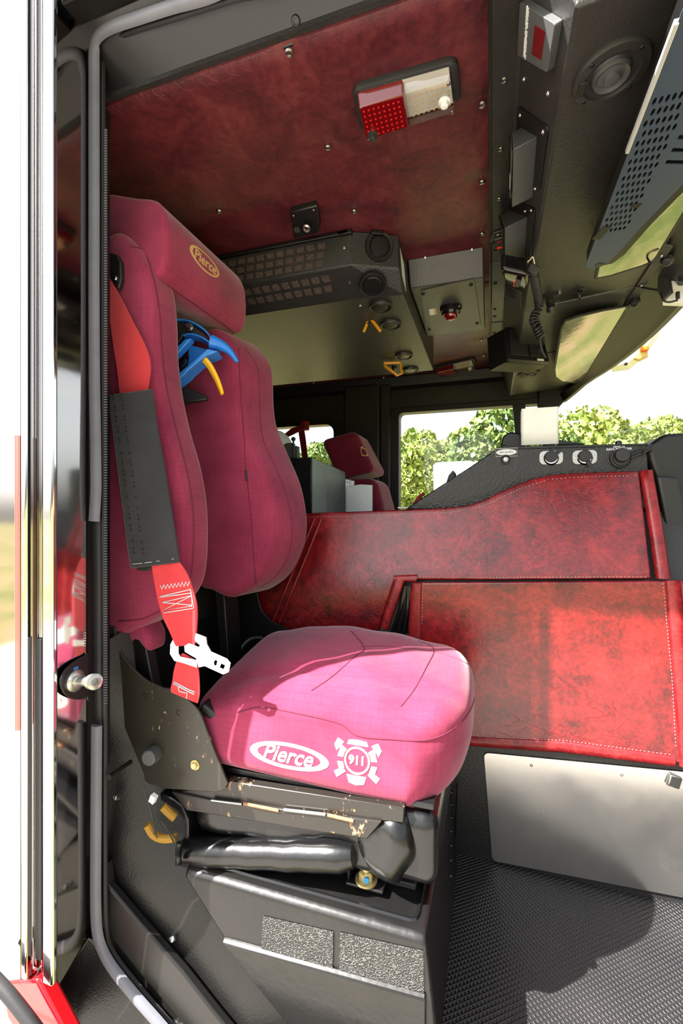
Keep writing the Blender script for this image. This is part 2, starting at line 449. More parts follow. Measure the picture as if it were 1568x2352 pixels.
def inset_poly(p2, d):
    n = len(p2); out = []
    area = sum(p2[i][0] * p2[(i + 1) % n][1] - p2[(i + 1) % n][0] * p2[i][1] for i in range(n)); s = 1 if area > 0 else -1
    for i in range(n):
        a, b, c = Vector(p2[i - 1]), Vector(p2[i]), Vector(p2[(i + 1) % n])
        e1 = (b - a); e2 = (c - b)
        n1 = Vector((-e1.y, e1.x)).normalized() * s; n2 = Vector((-e2.y, e2.x)).normalized() * s
        m = n1 + n2
        m = m.normalized() if m.length > 1e-6 else n1
        k = d / max(.35, m.dot(n1)); out.append((b.x + m.x * k, b.y + m.y * k))
    return out
def add_puffy(bm, p2, to3, d0, d1, r, seg=5, r2=None):
    """rounded-edge extrusion of a 2-D outline; to3(x, y, depth) gives the world point"""
    r2 = r if r2 is None else r2
    prof = [(d0 + r * (1 - math.cos(math.pi / 2 * i / seg)) , r * (1 - math.sin(math.pi / 2 * i / seg))) for i in range(seg + 1)]
    prof += [(d1 - r2 * (1 - math.cos(math.pi / 2 * i / seg)), r2 * (1 - math.sin(math.pi / 2 * i / seg))) for i in range(seg, -1, -1)]
    add_loft(bm, [[to3(x, y, d) for x, y in inset_poly(p2, ins)] for d, ins in prof])
def rrect(w, h, r, n=5):
    o = []
    for cx, cy, a0 in ((w / 2 - r, h / 2 - r, 0), (-w / 2 + r, h / 2 - r, 90), (-w / 2 + r, -h / 2 + r, 180), (w / 2 - r, -h / 2 + r, 270)):
        for i in range(n + 1):
            t = math.radians(a0 + 90 * i / n); o.append((cx + r * math.cos(t), cy + r * math.sin(t)))
    return o
def holed(outer, holes, off):
    """flat plate with openings, extruded by off; all points 3-D"""
    bm = BM(); edges = []
    for loop in [outer] + holes:
        vs = [bm.verts.new(p) for p in loop]
        edges += [bm.edges.new((vs[i], vs[(i + 1) % len(vs)])) for i in range(len(vs))]
    bmesh.ops.triangle_fill(bm, use_beauty=True, use_dissolve=False, edges=edges)
    r = bmesh.ops.extrude_face_region(bm, geom=bm.faces[:])
    bmesh.ops.translate(bm, verts=[g for g in r['geom'] if isinstance(g, bmesh.types.BMVert)], vec=Vector(off))
    return bm
def quad_uv(q, s, t):
    """point inside a 3-D quad (tl, tr, br, bl)"""
    a = q[0].lerp(q[1], s); b = q[3].lerp(q[2], s); return a.lerp(b, t)
def rquad(q, r=.1, n=4, asp=1):
    """rounded outline of a 3-D quad"""
    return [quad_uv(q, x + .5, .5 - y / 1) for x, y in [(p[0], p[1]) for p in _rr(r, n, asp)]]
def _rr(r, n, asp):
    o = []
    rx, ry = r, min(.5, r * asp)
    for cx, cy, a0 in ((.5 - rx, .5 - ry, 0), (-.5 + rx, .5 - ry, 90), (-.5 + rx, -.5 + ry, 180), (.5 - rx, -.5 + ry, 270)):
        for i in range(n + 1):
            t = math.radians(a0 + 90 * i / n); o.append((cx + rx * math.cos(t), cy + ry * math.sin(t)))
    return o
def nrm(q): return (q[1] - q[0]).cross(q[3] - q[0]).normalized()
def facing(q):
    """normal of a quad turned towards the lens side"""
    n = nrm(q); return n if n.dot(ORG - q[0]) > 0 else -n
def text_bm(s, size, o, x, y, depth=.0008, shear=0, bold=0, align='CENTER', arc=0):
    cu = bpy.data.curves.new('lettering', 'FONT'); cu.body = s; cu.size = size; cu.extrude = depth; cu.shear = shear; cu.offset = bold
    cu.align_x = align; cu.align_y = 'CENTER'; cu.resolution_u = 4
    t = bpy.data.objects.new('lettering', cu); me = bpy.data.meshes.new_from_object(t)
    bm = BM(); bm.from_mesh(me)
    bpy.data.objects.remove(t); bpy.data.meshes.remove(me); bpy.data.curves.remove(cu)
    x = Vector(x).normalized(); y = Vector(y); y = (y - x * y.dot(x)).normalized(); z = x.cross(y); o = Vector(o)
    for v in bm.verts: v.co = o + x * v.co.x + y * v.co.y + z * v.co.z
    return bm
def drape(bm, target, direction, off=.001):
    """lays flat work (badge, lettering, stitching) on a surface"""
    tree = BVHTree.FromBMesh(target); d = Vector(direction).normalized(); res = 0
    zs = [v.co.dot(d) for v in bm.verts]; mid = (min(zs) + max(zs)) / 2
    for v in bm.verts:
        h = v.co.dot(d) - mid; p = v.co - d * (h + .3); hit = tree.ray_cast(p, d)
        if hit[0] is not None: v.co = hit[0] - d * (off - h)
    return bm
def merge(bm, other):
    me = bpy.data.meshes.new('tmp'); other.to_mesh(me); bm.from_mesh(me); bpy.data.meshes.remove(me); other.free(); return bm
def add_screw(bm, p, n, r=.006, h=.003):
    add_lathe(bm, Vector(p) - Vector(n).normalized() * .001, n, [(r, 0), (r, h * .35), (r * .8, h * .85), (r * .45, h), (r * .4, h * .7), (0, h * .7)], 14)
def screw(name, p, n, mat, parent, r=.006, h=.003):
    bm = BM(); add_screw(bm, p, n, r, h); return obj(name, bm, mat, parent)
def hexbolt(bm, p, n, r=.008, h=.007):
    add_lathe(bm, p, n, [(r * 1.35, 0), (r * 1.35, h * .2), (r * 1.3, h * .25)], 20); add_lathe(bm, Vector(p) + Vector(n).normalized() * h * .2, n, [(r, 0), (r, h * .7), (r * .8, h)], 6)
def rc(*a): return random.uniform(*a)
# ================================================================ SETTING
YF, YN = 3.0, 0.66              # inner faces of the driver-side and the near wall
ZC = 1.88                       # ceiling height
GZ = -0.75                      # ground below the cab floor
g = structure(obj('ground', box2((-70, -60, GZ - .2), (70, 110, GZ)), 'grass_field', smooth=False))
structure(obj('trim_11', box2((-6, -4.2, GZ), (4, .25, GZ + .02)), 'pale_planks', smooth=False))
structure(obj('floor', box2((-2.4, .74, -.04), (.95, YF, 0)), 'mat_rubber', smooth=False))
structure(obj('ceiling', box2((-2.4, .775, ZC + .012), (.62, YF + .06, ZC + .06)), 'black_console', smooth=False))
structure(obj('wall_rear', box2((-2.46, .62, -.04), (-2.4, YF, ZC + .02)), 'black_console', smooth=False))

# driver-side wall with the two door windows
def yf(u, v): return atY(u, v, YF)
wl_ = yf(917, 948).x; wr_ = yf(1172, 930).x; wt_ = 1.655; qr_ = yf(1203, 930).x
def rr_xz(x0, x1, z0, z1, r, y, n=6):
    return [Vector(((x0 + x1) / 2 + px, y, (z0 + z1) / 2 + pz)) for px, pz in rrect(x1 - x0, z1 - z0, r, n)]
drv_hole = rr_xz(wl_, .30, .8, wt_, .03, YF)
rx1 = yf(768, 1000).x
rear_hole = rr_xz(-2.3, rx1, .85, 1.61, .06, YF)
outer = [(-2.4, YF, -.04), (.39, YF, -.04), (.44, YF, 1.0), (.36, YF, 1.72), (.36, YF, ZC + .02), (-2.4, YF, ZC + .02)]
structure(obj('wall_far', holed([Vector(p) for p in outer], [drv_hole, rear_hole], (0, .06, 0)), 'black_console', smooth=False))
def window(name, x0, x1, z0, z1, r):
    f = structure(obj(name, holed(rr_xz(x0 - .06, x1 + .03, z0 - .05, z1 + .035, r + .03, YF - .025), [rr_xz(x0, x1, z0, z1, r, YF - .025)], (0, .024, 0)), 'black_plastic', bev=.004))
    bm = BM(); add_prism(bm, rr_xz(x0 - .01, x1 + .01, z0 - .01, z1 + .01, r, YF + .02), (0, .005, 0))
    structure(obj('window_pane', bm, 'window_glass', f, smooth=False)); return f
w1 = window('window_1', wl_, .30, .8, wt_, .03); w2 = window('window_2', -2.3, rx1, .85, 1.61, .06)
qpost = BM(); a = yf(1176, 925); b = yf(1196, 1012)
add_prism(qpost, [Vector((a.x, YF - .02, 1.68)), Vector((a.x + .075, YF - .02, 1.68)), Vector((b.x + .02, YF - .02, 1.2)), Vector((b.x + .07, YF - .02, .85)), Vector((b.x + .03, YF - .02, .85)), Vector((b.x - .012, YF - .02, 1.2))], (0, .03, 0))
structure(obj('division_post', qpost, 'black_plastic', w1, bev=.004))

# far A-pillar and curved windshield with its header
def wtop(y):                     # glass top edge (x by y), curved in plan
    t = abs(y - 1.80) / 1.2; return .615 - .205 * t ** 2.4
def wbot(y):
    t = abs(y - 1.80) / 1.2; return .76 - .21 * t ** 2.4
ys = [.62 + (2.99 - .62) * i / 24 for i in range(25)]
bm = BM(); R_ = []
for y in ys:
    a = Vector((wtop(y), y, 1.72)); b = Vector((wbot(y), y, .92)); R_.append([a, b, b + Vector((.006, 0, 0)), a + Vector((.006, 0, 0))])
add_loft(bm, R_); structure(obj('window_3', bm, 'window_glass'))
bm = BM(); R_ = []
for i, y in enumerate(ys):
    x = wtop(y); e = .012 + .05 * max(0, abs(y - 1.8) / 1.2 - .8) / .2
    R_.append([Vector((.44, y, 1.90)), Vector((.44, y, 1.775)), Vector((.455, y, 1.735)), Vector((x - .03, y, 1.718 - e * .3)), Vector((x - .008, y, 1.712 - e)), Vector((x + .014, y, 1.715 - e)), Vector((x + .02, y, 1.90))])
add_loft(bm, R_); structure(obj('trim_1', bm, 'black_plastic', ang=25))
bm = BM()
add_prism(bm, [Vector(p) for p in ((.30, YF + .02, 1.9), (.44, YF + .02, 1.9), (.445, YF + .02, 1.69), (.385, YF + .02, 1.62), (.395, YF + .02, 1.2), (.45, YF + .02, .85), (.36, YF + .02, .85), (.33, YF + .02, 1.2), (.27, YF + .02, 1.66))], (0, -.05, 0))
structure(obj('trim_2', bm, 'black_plastic', bev=.006))
# dark cornice over the driver's door
bm = BM(); add_prism(bm, [(-2.4, YF, ZC + .01), (-2.4, YF - .05, ZC + .01), (-2.4, YF - .035, ZC - .05), (-2.4, YF, ZC - .07)], (2.78, 0, 0))
structure(obj('trim_3', bm, 'black_plastic', bev=.004))
bm = BM(); add_box(bm, ((yf(800, 1000).x + yf(885, 1000).x) / 2 - .02, YF - .03, 1.2), (.24, .06, 1.3)); add_box(bm, (yf(880, 1000).x + .02, YF - .02, 1.2), (.07, .05, 1.3))
structure(obj('trim_4', bm, 'black_console', bev=.012, seg=3))
# front wall below the windshield
structure(obj('wall_front', box2((.80, .62, -.04), (.86, YF, .9)), 'black_satin', smooth=False))

# near side: crew door skin, pillar, header
PA = Vector((-.79, .65, 0)); PB = Vector((-.783, .72, 0))
zb0, zb1 = .08, .13
bm = BM(); add_prism(bm, [(PA.x, PA.y, zb0), (PB.x, PB.y, zb1), (PB.x, PB.y, 2.1), (PA.x, PA.y, 2.1)], (-.012, -.006, 0))
pillar = structure(obj('wall_near', bm, 'polished_steel', smooth=False))
bm = BM(); add_prism(bm, [(PB.x - .013, PB.y + .002, zb1), (-.80, .80, zb1), (-1.1, .80, zb1), (-1.1, .67, zb1), (PA.x - .02, PA.y + .012, zb1)], (0, 0, 1.97))
structure(obj('trim_5', bm, 'black_satin', bev=.003))
bm = BM(); xx = [(-2.4, -1.0)]
add_prism(bm, [(-2.4, .66, -.3), (-1.1, .66, -.3), (-1.1, .66, 2.1), (-2.4, .66, 2.1)], (0, .14, 0))
structure(obj('wall_crew', bm, 'black_console', smooth=False))
structure(obj('trim_6', box2((-.775, .655, 1.965), (.62, .705, 2.03)), 'black_satin', bev=.004))
bm = BM(); add_prism(bm, [(-1.1, .795, 1.886), (-1.1, .695, 1.966), (-1.1, .695, 1.99), (-1.1, .795, 1.91)], (1.72, 0, 0))
structure(obj('trim_18', bm, 'black_satin', bev=.003))
# outside trim strips of the pillar, and the polished crew door skin
def strip(name, u0, u1, mat, y0, depth, z0, z1, bev=.002):
    a = atY(u0, 1176, y0); b = atY(u1, 1176, y0)
    return structure(obj(name, box2((a.x, y0, z0), (b.x, y0 + depth, z1)), mat, bev=bev, seg=3))
strip('trim_7', 95, 119, 'chrome', .632, .014, .12, 2.15, .005)
strip('trim_8', 58, 96, 'polished_steel', .646, .01, .12, 2.15)
strip('trim_9', 80, 94, 'black_rubber', .641, .006, .15, .76)
strip('trim_10', 46, 59, 'chrome', .626, .016, .12, 2.15, .004)
a = atY(47, 1176, .635)
door = structure(obj('door_1', box2((a.x - 1.2, .635, .0), (a.x, .655, 2.15)), 'polished_steel', smooth=False))
bm = BM()
for k in range(4): add_cyl(bm, atY(35 + 3.4 * k, 1000, .632), atY(36 + 3.4 * k, 1678, .632), .0011, seg=6)
structure(obj('strip_reflection', bm, 'pale_red', door))  # pale red cords stand in for a red reflection in the door skin
# painted sill at the foot of the pillar
bm = BM(); add_prism(bm, [pl(40, 2225, ('Y', .66)), pl(118, 2215, ('Y', .66)), pl(215, 2400, ('Y', .66)), pl(110, 2400, ('Y', .66)), pl(50, 2300, ('Y', .66))], (0, -.03, 0))
structure(obj('trim_12', bm, 'red_paint', bev=.006, seg=3))
bm = BM(); add_tube(bm, spline([pl(-30, 2230, ('Y', .60)), pl(25, 2290, ('Y', .60)), pl(90, 2375, ('Y', .60)), pl(140, 2450, ('Y', .60))]), .011, 12)
structure(obj('trim_13', bm, 'black_rubber'))
# black sill between pillar foot and weatherstrip
bm = BM(); add_prism(bm, [pl(112, 2292, ('Y', .68)), pl(203, 2150, ('Y', .722)), pl(240, 2165, ('Y', .745)), pl(450, 2400, ('Y', .745)), pl(160, 2420, ('Y', .68))], (0, 0, -.06))
structure(obj('trim_14', bm, 'black_sill', bev=.003))

# wheel-well cover beside the seat box and its curb
bm = BM()
s0 = [pl(u, v, ('Y', .775)) for u, v in ((200, 1500), (215, 1750), (240, 1920), (258, 2015), (330, 2100), (430, 2213), (560, 2375), (640, 2480))]
s1 = [pl(u, v, ('Y', y)) for u, v, y in ((330, 1420, .90), (350, 1600, .90), (420, 1800, .89), (440, 2000, .83), (470, 2080, .81), (530, 2170, .81), (640, 2310, .81), (720, 2420, .81))]
add_loft(bm, [[a, b, b - Vector((0, 0, .03)), a - Vector((0, 0, .03))] for a, b in zip(s0, s1)])
well = structure(obj('trim_15', bm, 'black_sill', ang=50))
bm = BM(); c0 = [pl(u, v, ('Y', .77)) for u, v in ((248, 1998), (262, 2018), (330, 2098), (430, 2211), (500, 2300), (560, 2373), (660, 2500))]
add_loft(bm, [[p, p + Vector((0, -.018, .0)), p + Vector((0, -.025, -.09)), p + Vector((0, 0, -.09))] for p in c0])
structure(obj('trim_16', bm, 'chipped_curb', bev=.004))
bm = BM(); c1 = [pl(u, v, ('Y', .75)) for u, v in ((240, 1990), (250, 2080), (262, 2130), (320, 2205), (400, 2300), (470, 2385))]
add_loft(bm, [[p, p + Vector((0, .02, 0)), p + Vector((0, .02, -.08)), p + Vector((0, 0, -.08))] for p in c1])
structure(obj('trim_17', bm, 'black_sill'))
for u, v in ((265, 1832), (397, 2157)):
    bm = BM(); p = pl(u, v, ('Y', .775)); add_screw(bm, p, (.1, -.8, .6), .006, .006); add_cyl(bm, p, p + Vector((-.002, .012, -.008)), .004)
    structure(obj('sill_screw', bm, 'steel', well))

# ================================================================ ENGINE COVER between the seats
PITCH = .057
def g_y(zz): return 1.36 + (0 if zz < .76 else (zz - .76) ** 2 / .16 * .37 if zz < .84 else .0148 + (zz - .84) * .37)
def cov(u, v, off=0):
    y = 1.36
    for _ in range(25):
        p = atY(u, v, y); y = .4 * y + .6 * (g_y(p.z - PITCH * p.x) - off)
    return atY(u, v, y)
ec = thing('engine_cover', 'low engine housing between the seats padded in glossy red marbled vinyl', 'engine cover', (0, 1.8, 0))
bm = BM(); add_loft(bm, [[Vector((x, 1.372, 0)), Vector((x, 1.372, .74 + PITCH * x)), Vector((x, 1.47, .985 + PITCH * x * .6)), Vector((x, 2.12, .985 + PITCH * x * .6)), Vector((x, 2.17, .74)), Vector((x, 2.17, 0))] for x in (-1.15, -.6, .0, .75)])
obj('housing', bm, 'black_textured', ec)
bm = BM(); add_prism(bm, [(.428, 1.3722, .002), (.428, 1.3722, .745), (.428, 2.1, .745), (.428, 2.1, .002)], (.36, 0, 0)); obj('front_housing', bm, 'black_textured', ec, smooth=False)
def lerp_px(a, b, t): return (a[0] + (b[0] - a[0]) * t, a[1] + (b[1] - a[1]) * t)
tops = [(560, 1182), (640, 1180), (690, 1178), (780, 1175), (870, 1172), (960, 1168)]
bots = [(540, 1452), (610, 1452), (660, 1452), (730, 1451), (800, 1450), (868, 1449)]
topB = [(960, 1168), (1000, 1167), (1040, 1164), (1080, 1158), (1110, 1148), (1150, 1128), (1190, 1110), (1230, 1097), (1270, 1089), (1320, 1085), (1400, 1082), (1468, 1081)]
botB = [(907, 1330), (960, 1331), (1010, 1331), (1060, 1331), (1110, 1331), (1160, 1331), (1210, 1330), (1260, 1330), (1310, 1330), (1370, 1329), (1440, 1329), (1496, 1329)]
def pad_grid(bm, tp, bt, nv, per=3):
    cols = []
    for i in range(len(tp) - 1):
        for k in range(per): cols.append((lerp_px(tp[i], tp[i + 1], k / per), lerp_px(bt[i], bt[i + 1], k / per)))
    cols.append((tp[-1], bt[-1]))
    V = [[bm.verts.new(cov(*lerp_px(a, b, j / nv))) for j in range(nv + 1)] for a, b in cols]
    for i in range(len(V) - 1):
        for j in range(nv): bm.faces.new((V[i][j], V[i + 1][j], V[i + 1][j + 1], V[i][j + 1]))
seamA = [lerp_px(a, b, (1330 - a[1]) / (b[1] - a[1])) for a, b in zip(tops, bots)]; seamA[-1] = (907, 1330)
bm = BM(); pad_grid(bm, tops, seamA, 14); pad_grid(bm, seamA, bots, 6); pad_grid(bm, topB, botB, 14, 2)
bmesh.ops.remove_doubles(bm, verts=bm.verts, dist=.0015)
up = obj('upper_pad', bm, 'vinyl_cover', ec, ang=60)
if sum(f.normal.y for f in up.data.polygons) > 0: up.data.flip_normals()
so = up.modifiers.new('s', 'SOLIDIFY'); so.thickness = .014; so.offset = -1
bv = up.modifiers.new('b', 'BEVEL'); bv.width = .006; bv.segments = 3; bv.limit_method = 'ANGLE'; bv.angle_limit = math.radians(50)
def cov_line(pts, off, n=6): 
    out = []
    for a, b in zip(pts, pts[1:]):
        for k in range(n): out.append(cov(*lerp_px(a, b, k / n), off))
    out.append(cov(*pts[-1], off)); return out
def stitches(name, pts, off, parent, mat='stitch', r=.0006, every=.009, gap=.4):
    """dashed thread along a 3-D line"""
    bm = BM(); L_ = [Vector(p) for p in pts]; d = 0; dash = every * (1 - gap); acc = []
    for a, b in zip(L_, L_[1:]):
        n = max(1, int((b - a).length / .003))
        for k in range(n): acc.append(a.lerp(b, k / n))
    run = []
    for i, p in enumerate(acc):
        ph = (i * .003) % every
        if ph < dash: run.append(p)
        elif run:
            if len(run) > 1: add_tube(bm, [run[0], run[-1]], r, 5)
            run = []
    return obj(name, bm, mat, parent)
for px0, px1 in (((739, 1190), (641, 1430)), ((723, 1190), (627, 1426))):
    bm = BM(); add_tube(bm, cov_line([px0, px1], .003, 10), .0042, 8); obj('piping', bm, 'vinyl_welt', up)
stitches('stitching', cov_line([(640, 1190), (960, 1180), (1040, 1176), (1110, 1162), (1190, 1124), (1260, 1101), (1320, 1096), (1466, 1092)], .0008), 0, up)
stitches('stitching', cov_line([(957, 1326), (1496, 1325)], .001), 0, up)
stitches('stitching', cov_line([(893, 1330), (851, 1446)], .001), 0, up, 'stitch_dark')
# raised welt bands
def band(name, pts0, pts1, off=.002, th=.007):
    bm = BM(); a = cov_line(pts0, off); b = cov_line(pts1, off)
    d = Vector((0, .012, 0)); rings = []
    for l, r in zip(a, b):
        m = l.lerp(r, .5) - Vector((0, th, 0)); m1 = l.lerp(r, .2) - Vector((0, th * .75, 0)); m2 = l.lerp(r, .8) - Vector((0, th * .75, 0))
        rings.append([l + d, l, m1, m, m2, r, r + d])
    add_loft(bm, rings); return obj(name, bm, 'vinyl_welt', ec, ang=70)
band('welt', [(1470, 1081), (1496, 1240), (1508, 1329)], [(1499, 1079), (1527, 1240), (1540, 1329)])
band('welt', [(905, 1326), (872, 1440)], [(930, 1330), (890, 1447)], .003, .006)
band('welt', [(904, 1322), (958, 1320)], [(906, 1336), (956, 1336)], .003, .004)
# lower pad
def vy(u, v, y=1.358): return atY(u, v, y)
bm = BM(); add_prism(bm, [vy(945, 1338), vy(1250, 1336), vy(1535, 1334), vy(1650, 1334), vy(1650, 1778), vy(1568, 1756), vy(1300, 1724), vy(1090, 1700), vy(930, 1690), vy(935, 1500)], (0, .012, 0))
lo = obj('lower_pad', bm, 'vinyl_cover', ec, bev=.006, seg=3)
def vband(name, l, r, th=.006):
    bm = BM(); rings = []
    L1 = [vy(*lerp_px(a, b, k / 5)) for a, b in zip(l, l[1:]) for k in range(5)] + [vy(*l[-1])]; R1 = [vy(*lerp_px(a, b, k / 5)) for a, b in zip(r, r[1:]) for k in range(5)] + [vy(*r[-1])]
    for p, q in zip(L1, R1):
        f = lambda t, h: p.lerp(q, t) - Vector((0, h, 0))
        rings.append([f(0, -.006), f(0, 0), f(.15, th * .7), f(.5, th), f(.85, th * .7), f(1, 0), f(1, -.006)])
    add_loft(bm, rings); return obj(name, bm, 'vinyl_welt', ec, ang=70)
vband('welt', [(944, 1338), (938, 1440), (936, 1520)], [(969, 1340), (966, 1440), (964, 1520)])
vband('welt', [(1526, 1333), (1545, 1560), (1560, 1760)], [(1562, 1333), (1590, 1560), (1612, 1766)], .007)
vband('welt', [(1060, 1690), (1300, 1702), (1548, 1736)], [(1060, 1712), (1300, 1730), (1550, 1762)], .006)
stitches('stitching', [vy(1100, 1692, 1.3555), vy(1300, 1701, 1.3555), vy(1545, 1734, 1.3555)], 0, lo)
stitches('stitching', [vy(971, 1345, 1.3555), vy(968, 1440, 1.3555)], 0, lo)
stitches('stitching', [vy(1522, 1340, 1.3555), vy(1543, 1560, 1.3555), vy(1552, 1725, 1.3555)], 0, lo)
# folded black vinyl in the gap
bm = BM()
for k in range(4): add_tube(bm, spline([vy(930 + k * 3, 1345, 1.366), vy(918 + k * 8, 1400, 1.362 + .004 * (k % 2)), vy(900 + k * 13, 1455, 1.366)]), .007, 8)
obj('fold', bm, 'black_leather', ec)
# stainless kick plate
q = [vy(1111, 1729, 1.366), vy(1640, 1780, 1.366), vy(1640, 2076, 1.366), vy(1130, 1977, 1.366)]
bm = BM(); add_prism(bm, rquad(q, .025, 4, 1.7), (0, .004, 0)); kp = obj('kick_plate', bm, 'brushed_steel', ec, smooth=False)
bm = BM(); p = vy(1547, 1794, 1.362); add_box(bm, p, (.03, .012, .03), (0, .3, .2)); obj('latch', bm, 'steel', kp, bev=.003)
for u, v in ((1220, 1758), (1427, 1780), (1540, 1755)): screw('screw', vy(u, v, 1.3655), (0, -1, 0), 'steel', kp, .004, .003)
# corner trim at the foot with sealing beads
bm = BM(); random.seed(3)
add_tube(bm, [vy(1043, 1990, 1.35) + Vector((0, -.02, 0)), vy(1050, 1800, 1.35)], .0025, 6)
obj('sealant', bm, 'black_gloss', ec)
# ================================================================ ROOF LINING AND OVERHEAD GEAR
DN = Vector((0, 0, -1))
def zc(u, v, z=ZC): return atZ(u, v, z)
# red vinyl headliner with its screws
hl = thing('headliner_panel', 'large dark red vinyl ceiling panel above the passenger seat, dimpled by its screws', 'ceiling panel', (-1, 1.3, ZC))
def dimpled(name, x0, x1, y0, y1, pts, mat, parent, z=ZC, r=.045, dep=.009, nx=70, ny=40):
    bm = BM(); V = []
    for i in range(nx + 1):
        row = []
        for j in range(ny + 1):
            x = x0 + (x1 - x0) * i / nx; y = y0 + (y1 - y0) * j / ny
            e = min(x - x0, x1 - x, y - y0, y1 - y); h = -.008 * min(1, e / .02) ** .5
            for p in pts:
                d = ((x - p.x) ** 2 + (y - p.y) ** 2) ** .5
                h += dep * math.exp(-(d / r) ** 1.3 * 2.2)
            row.append(bm.verts.new((x, y, z + .006 + h)))
        V.append(row)
    for i in range(nx):
        for j in range(ny): bm.faces.new((V[i][j], V[i + 1][j], V[i + 1][j + 1], V[i][j + 1]))
    r_ = bmesh.ops.extrude_face_region(bm, geom=[f for f in bm.faces])
    vs = [v for v in r_['geom'] if isinstance(v, bmesh.types.BMVert)]
    for v in vs: v.co.z = z + .0115
    return obj(name, bm, mat, parent, ang=50)
sp = [zc(u, v, ZC - .002) for u, v in ((664, 124), (753, 342), (503, 488), (813, 488), (1107, 243), (1107, 421), (1107, 540))]
dimpled('vinyl_skin', -1.9, -.004, .785, 1.83, sp, 'vinyl_ceiling', hl, nx=90, ny=60)
for p in sp: screw('screw', Vector((p.x, p.y, ZC + .001)), DN, 'steel', hl, .0085, .005)
h2 = thing('headliner_panel', 'red vinyl ceiling panel on the driver side beyond the air conditioner', 'ceiling panel', (-1, 2.4, ZC))
sp2 = [zc(u, v) for u, v in ((1105, 782), (1110, 818), (880, 868), (720, 880))]
dimpled('vinyl_skin', -2.3, -.004, 1.845, 2.94, sp2, 'vinyl_ceiling', h2, nx=60, ny=40)
for p in sp2: screw('screw', Vector((p.x, p.y, ZC + .001)), DN, 'steel', h2, .008, .005)

# overhead console along the top of the windshield
oc = thing('overhead_console', 'long black textured overhead console running along the top of the windshield', 'overhead console', (.25, 1.7, ZC))
XB0, XB1, ZB = .055, .113, 1.70
CM = .10
def oc_sec(dx=0): return [(.002, ZC + .011), (.002, ZC), (XB0, ZC - .002), (XB1, ZB), (.45, ZB + CM * (.45 - XB1)), (.46, ZC + .011)]
for nm, y0, y1, m in (('console_section', .70, 1.70, 'black_console'), ('console_section', 1.706, 2.22, 'grey_underside'), ('console_section', 2.226, 2.93, 'grey_underside')):  # two farther sections get a lighter grey: bounced light put into the colour
    bm = BM(); add_prism(bm, [(x, y0, z) for x, z in oc_sec()], (0, y1 - y0, 0)); obj(nm, bm, m, oc, bev=.006, seg=3)
PC0 = (XB1, 0, ZB); NC = Vector((-CM, 0, 1)); NCd = -NC.normalized()
PLC = ('P', PC0, NC)
bx = Vector((XB1 - XB0, 0, ZB - ZC + .002)).normalized(); NB = Vector((bx.z, 0, -bx.x)); NB = NB if NB.x < 0 else -NB
PB0 = (XB0, 0, ZC - .002); PLB = ('P', PB0, NB)
for u, v in ((1158, 183), (1150, 342), (1146, 457), (1143, 540)):
    p = zc(u, v, ZC); p.x = max(p.x, .012); screw('screw', p, DN, 'steel', oc, .007, .005)
for u, v in ((1203, 182), (1258, 215), (1201, 410)): screw('screw', pl(u, v, PLB), NB, 'zinc', oc, .0045, .003)
for u, v in ((1143, 572), (1138, 650), (1135, 710), (1134, 727), (1132, 765), (1131, 818)):
    p = zc(u, v, ZC - .001); p.x = .018; screw('screw', p, DN, 'black_gloss', oc, .008, .005)
# screws of the black strip above the door opening
structure(screw('trim_screw', atP(679, 48, (0, .795, 1.886), (0, .8, 1)), (0, -.6, -.8), 'dark_steel', None, .009, .005))

# speedometer repeater
def qplane(px, plane): return [pl(u, v, plane) for u, v in px]
q = qplane([(1210, -6), (1293, 44), (1273, 158), (1202, 118)], PLB)
sm = thing('speedometer_display', 'grey framed rear-facing speed display with a dark red window on the overhead console', 'display', q[0])
n = NB; bm = BM(); add_prism(bm, rquad(q, .05), n * .012); obj('bezel', bm, 'grey_plastic', sm, bev=.003)
bm = BM(); w = [quad_uv(q, s, t) + n * .0115 for s, t in ((.5, .22), (.8, .22), (.8, .80), (.5, .80))]; add_prism(bm, w, n * .0015); obj('display_window', bm, 'red_lens', sm, bev=.0005)
yd = (q[0] - q[3]).normalized(); xu = (q[1] - q[0]).normalized(); c_ = quad_uv(q, .27, .47) + n * .0125
bm = text_bm('SPEEDOMETER', .0135, c_, yd, -xu, .0006, bold=.0003); obj('lettering', bm, 'label_white', sm)

# round speakers
def speaker(px, pr, label):
    c = pl(*px, PLC); t = thing('speaker', label, 'speaker', c)
    obj('rim', lathe(c, NCd, [(pr, -.002), (pr, .004), (pr * .96, .008), (pr * .74, .009), (pr * .7, .004), (pr * .55, .003), (pr * .5, .006), (0, .006)], 40), 'dark_plastic', t)
    obj('cone', lathe(c + NCd * .004, NCd, [(pr * .5, 0), (pr * .46, .008), (pr * .34, .004), (pr * .22, .006), (pr * .2, .012), (0, .014)], 32), 'grey_plastic', t)
    for k in range(4):
        a = math.radians(45 + 90 * k); x = Vector((math.cos(a), math.sin(a), 0)) * pr * .85; x.z = CM * x.x
        screw('screw', c + x + NCd * .008, NCd, 'dark_steel', t, .004, .003)
    bm = BM(); d = Vector((-.9, .1, -.09)) * pr * .84; add_box(bm, c + d + NCd * .009, (.012, .028, .004), (0, -.1, .1)); obj('terminal', bm, 'black_plastic', t, bev=.001)
    return t
speaker((1402, 165), .056, 'round black speaker on the overhead console beside the speed display')
speaker((1213, 857), .055, 'round black speaker near the windshield corner on the driver side')

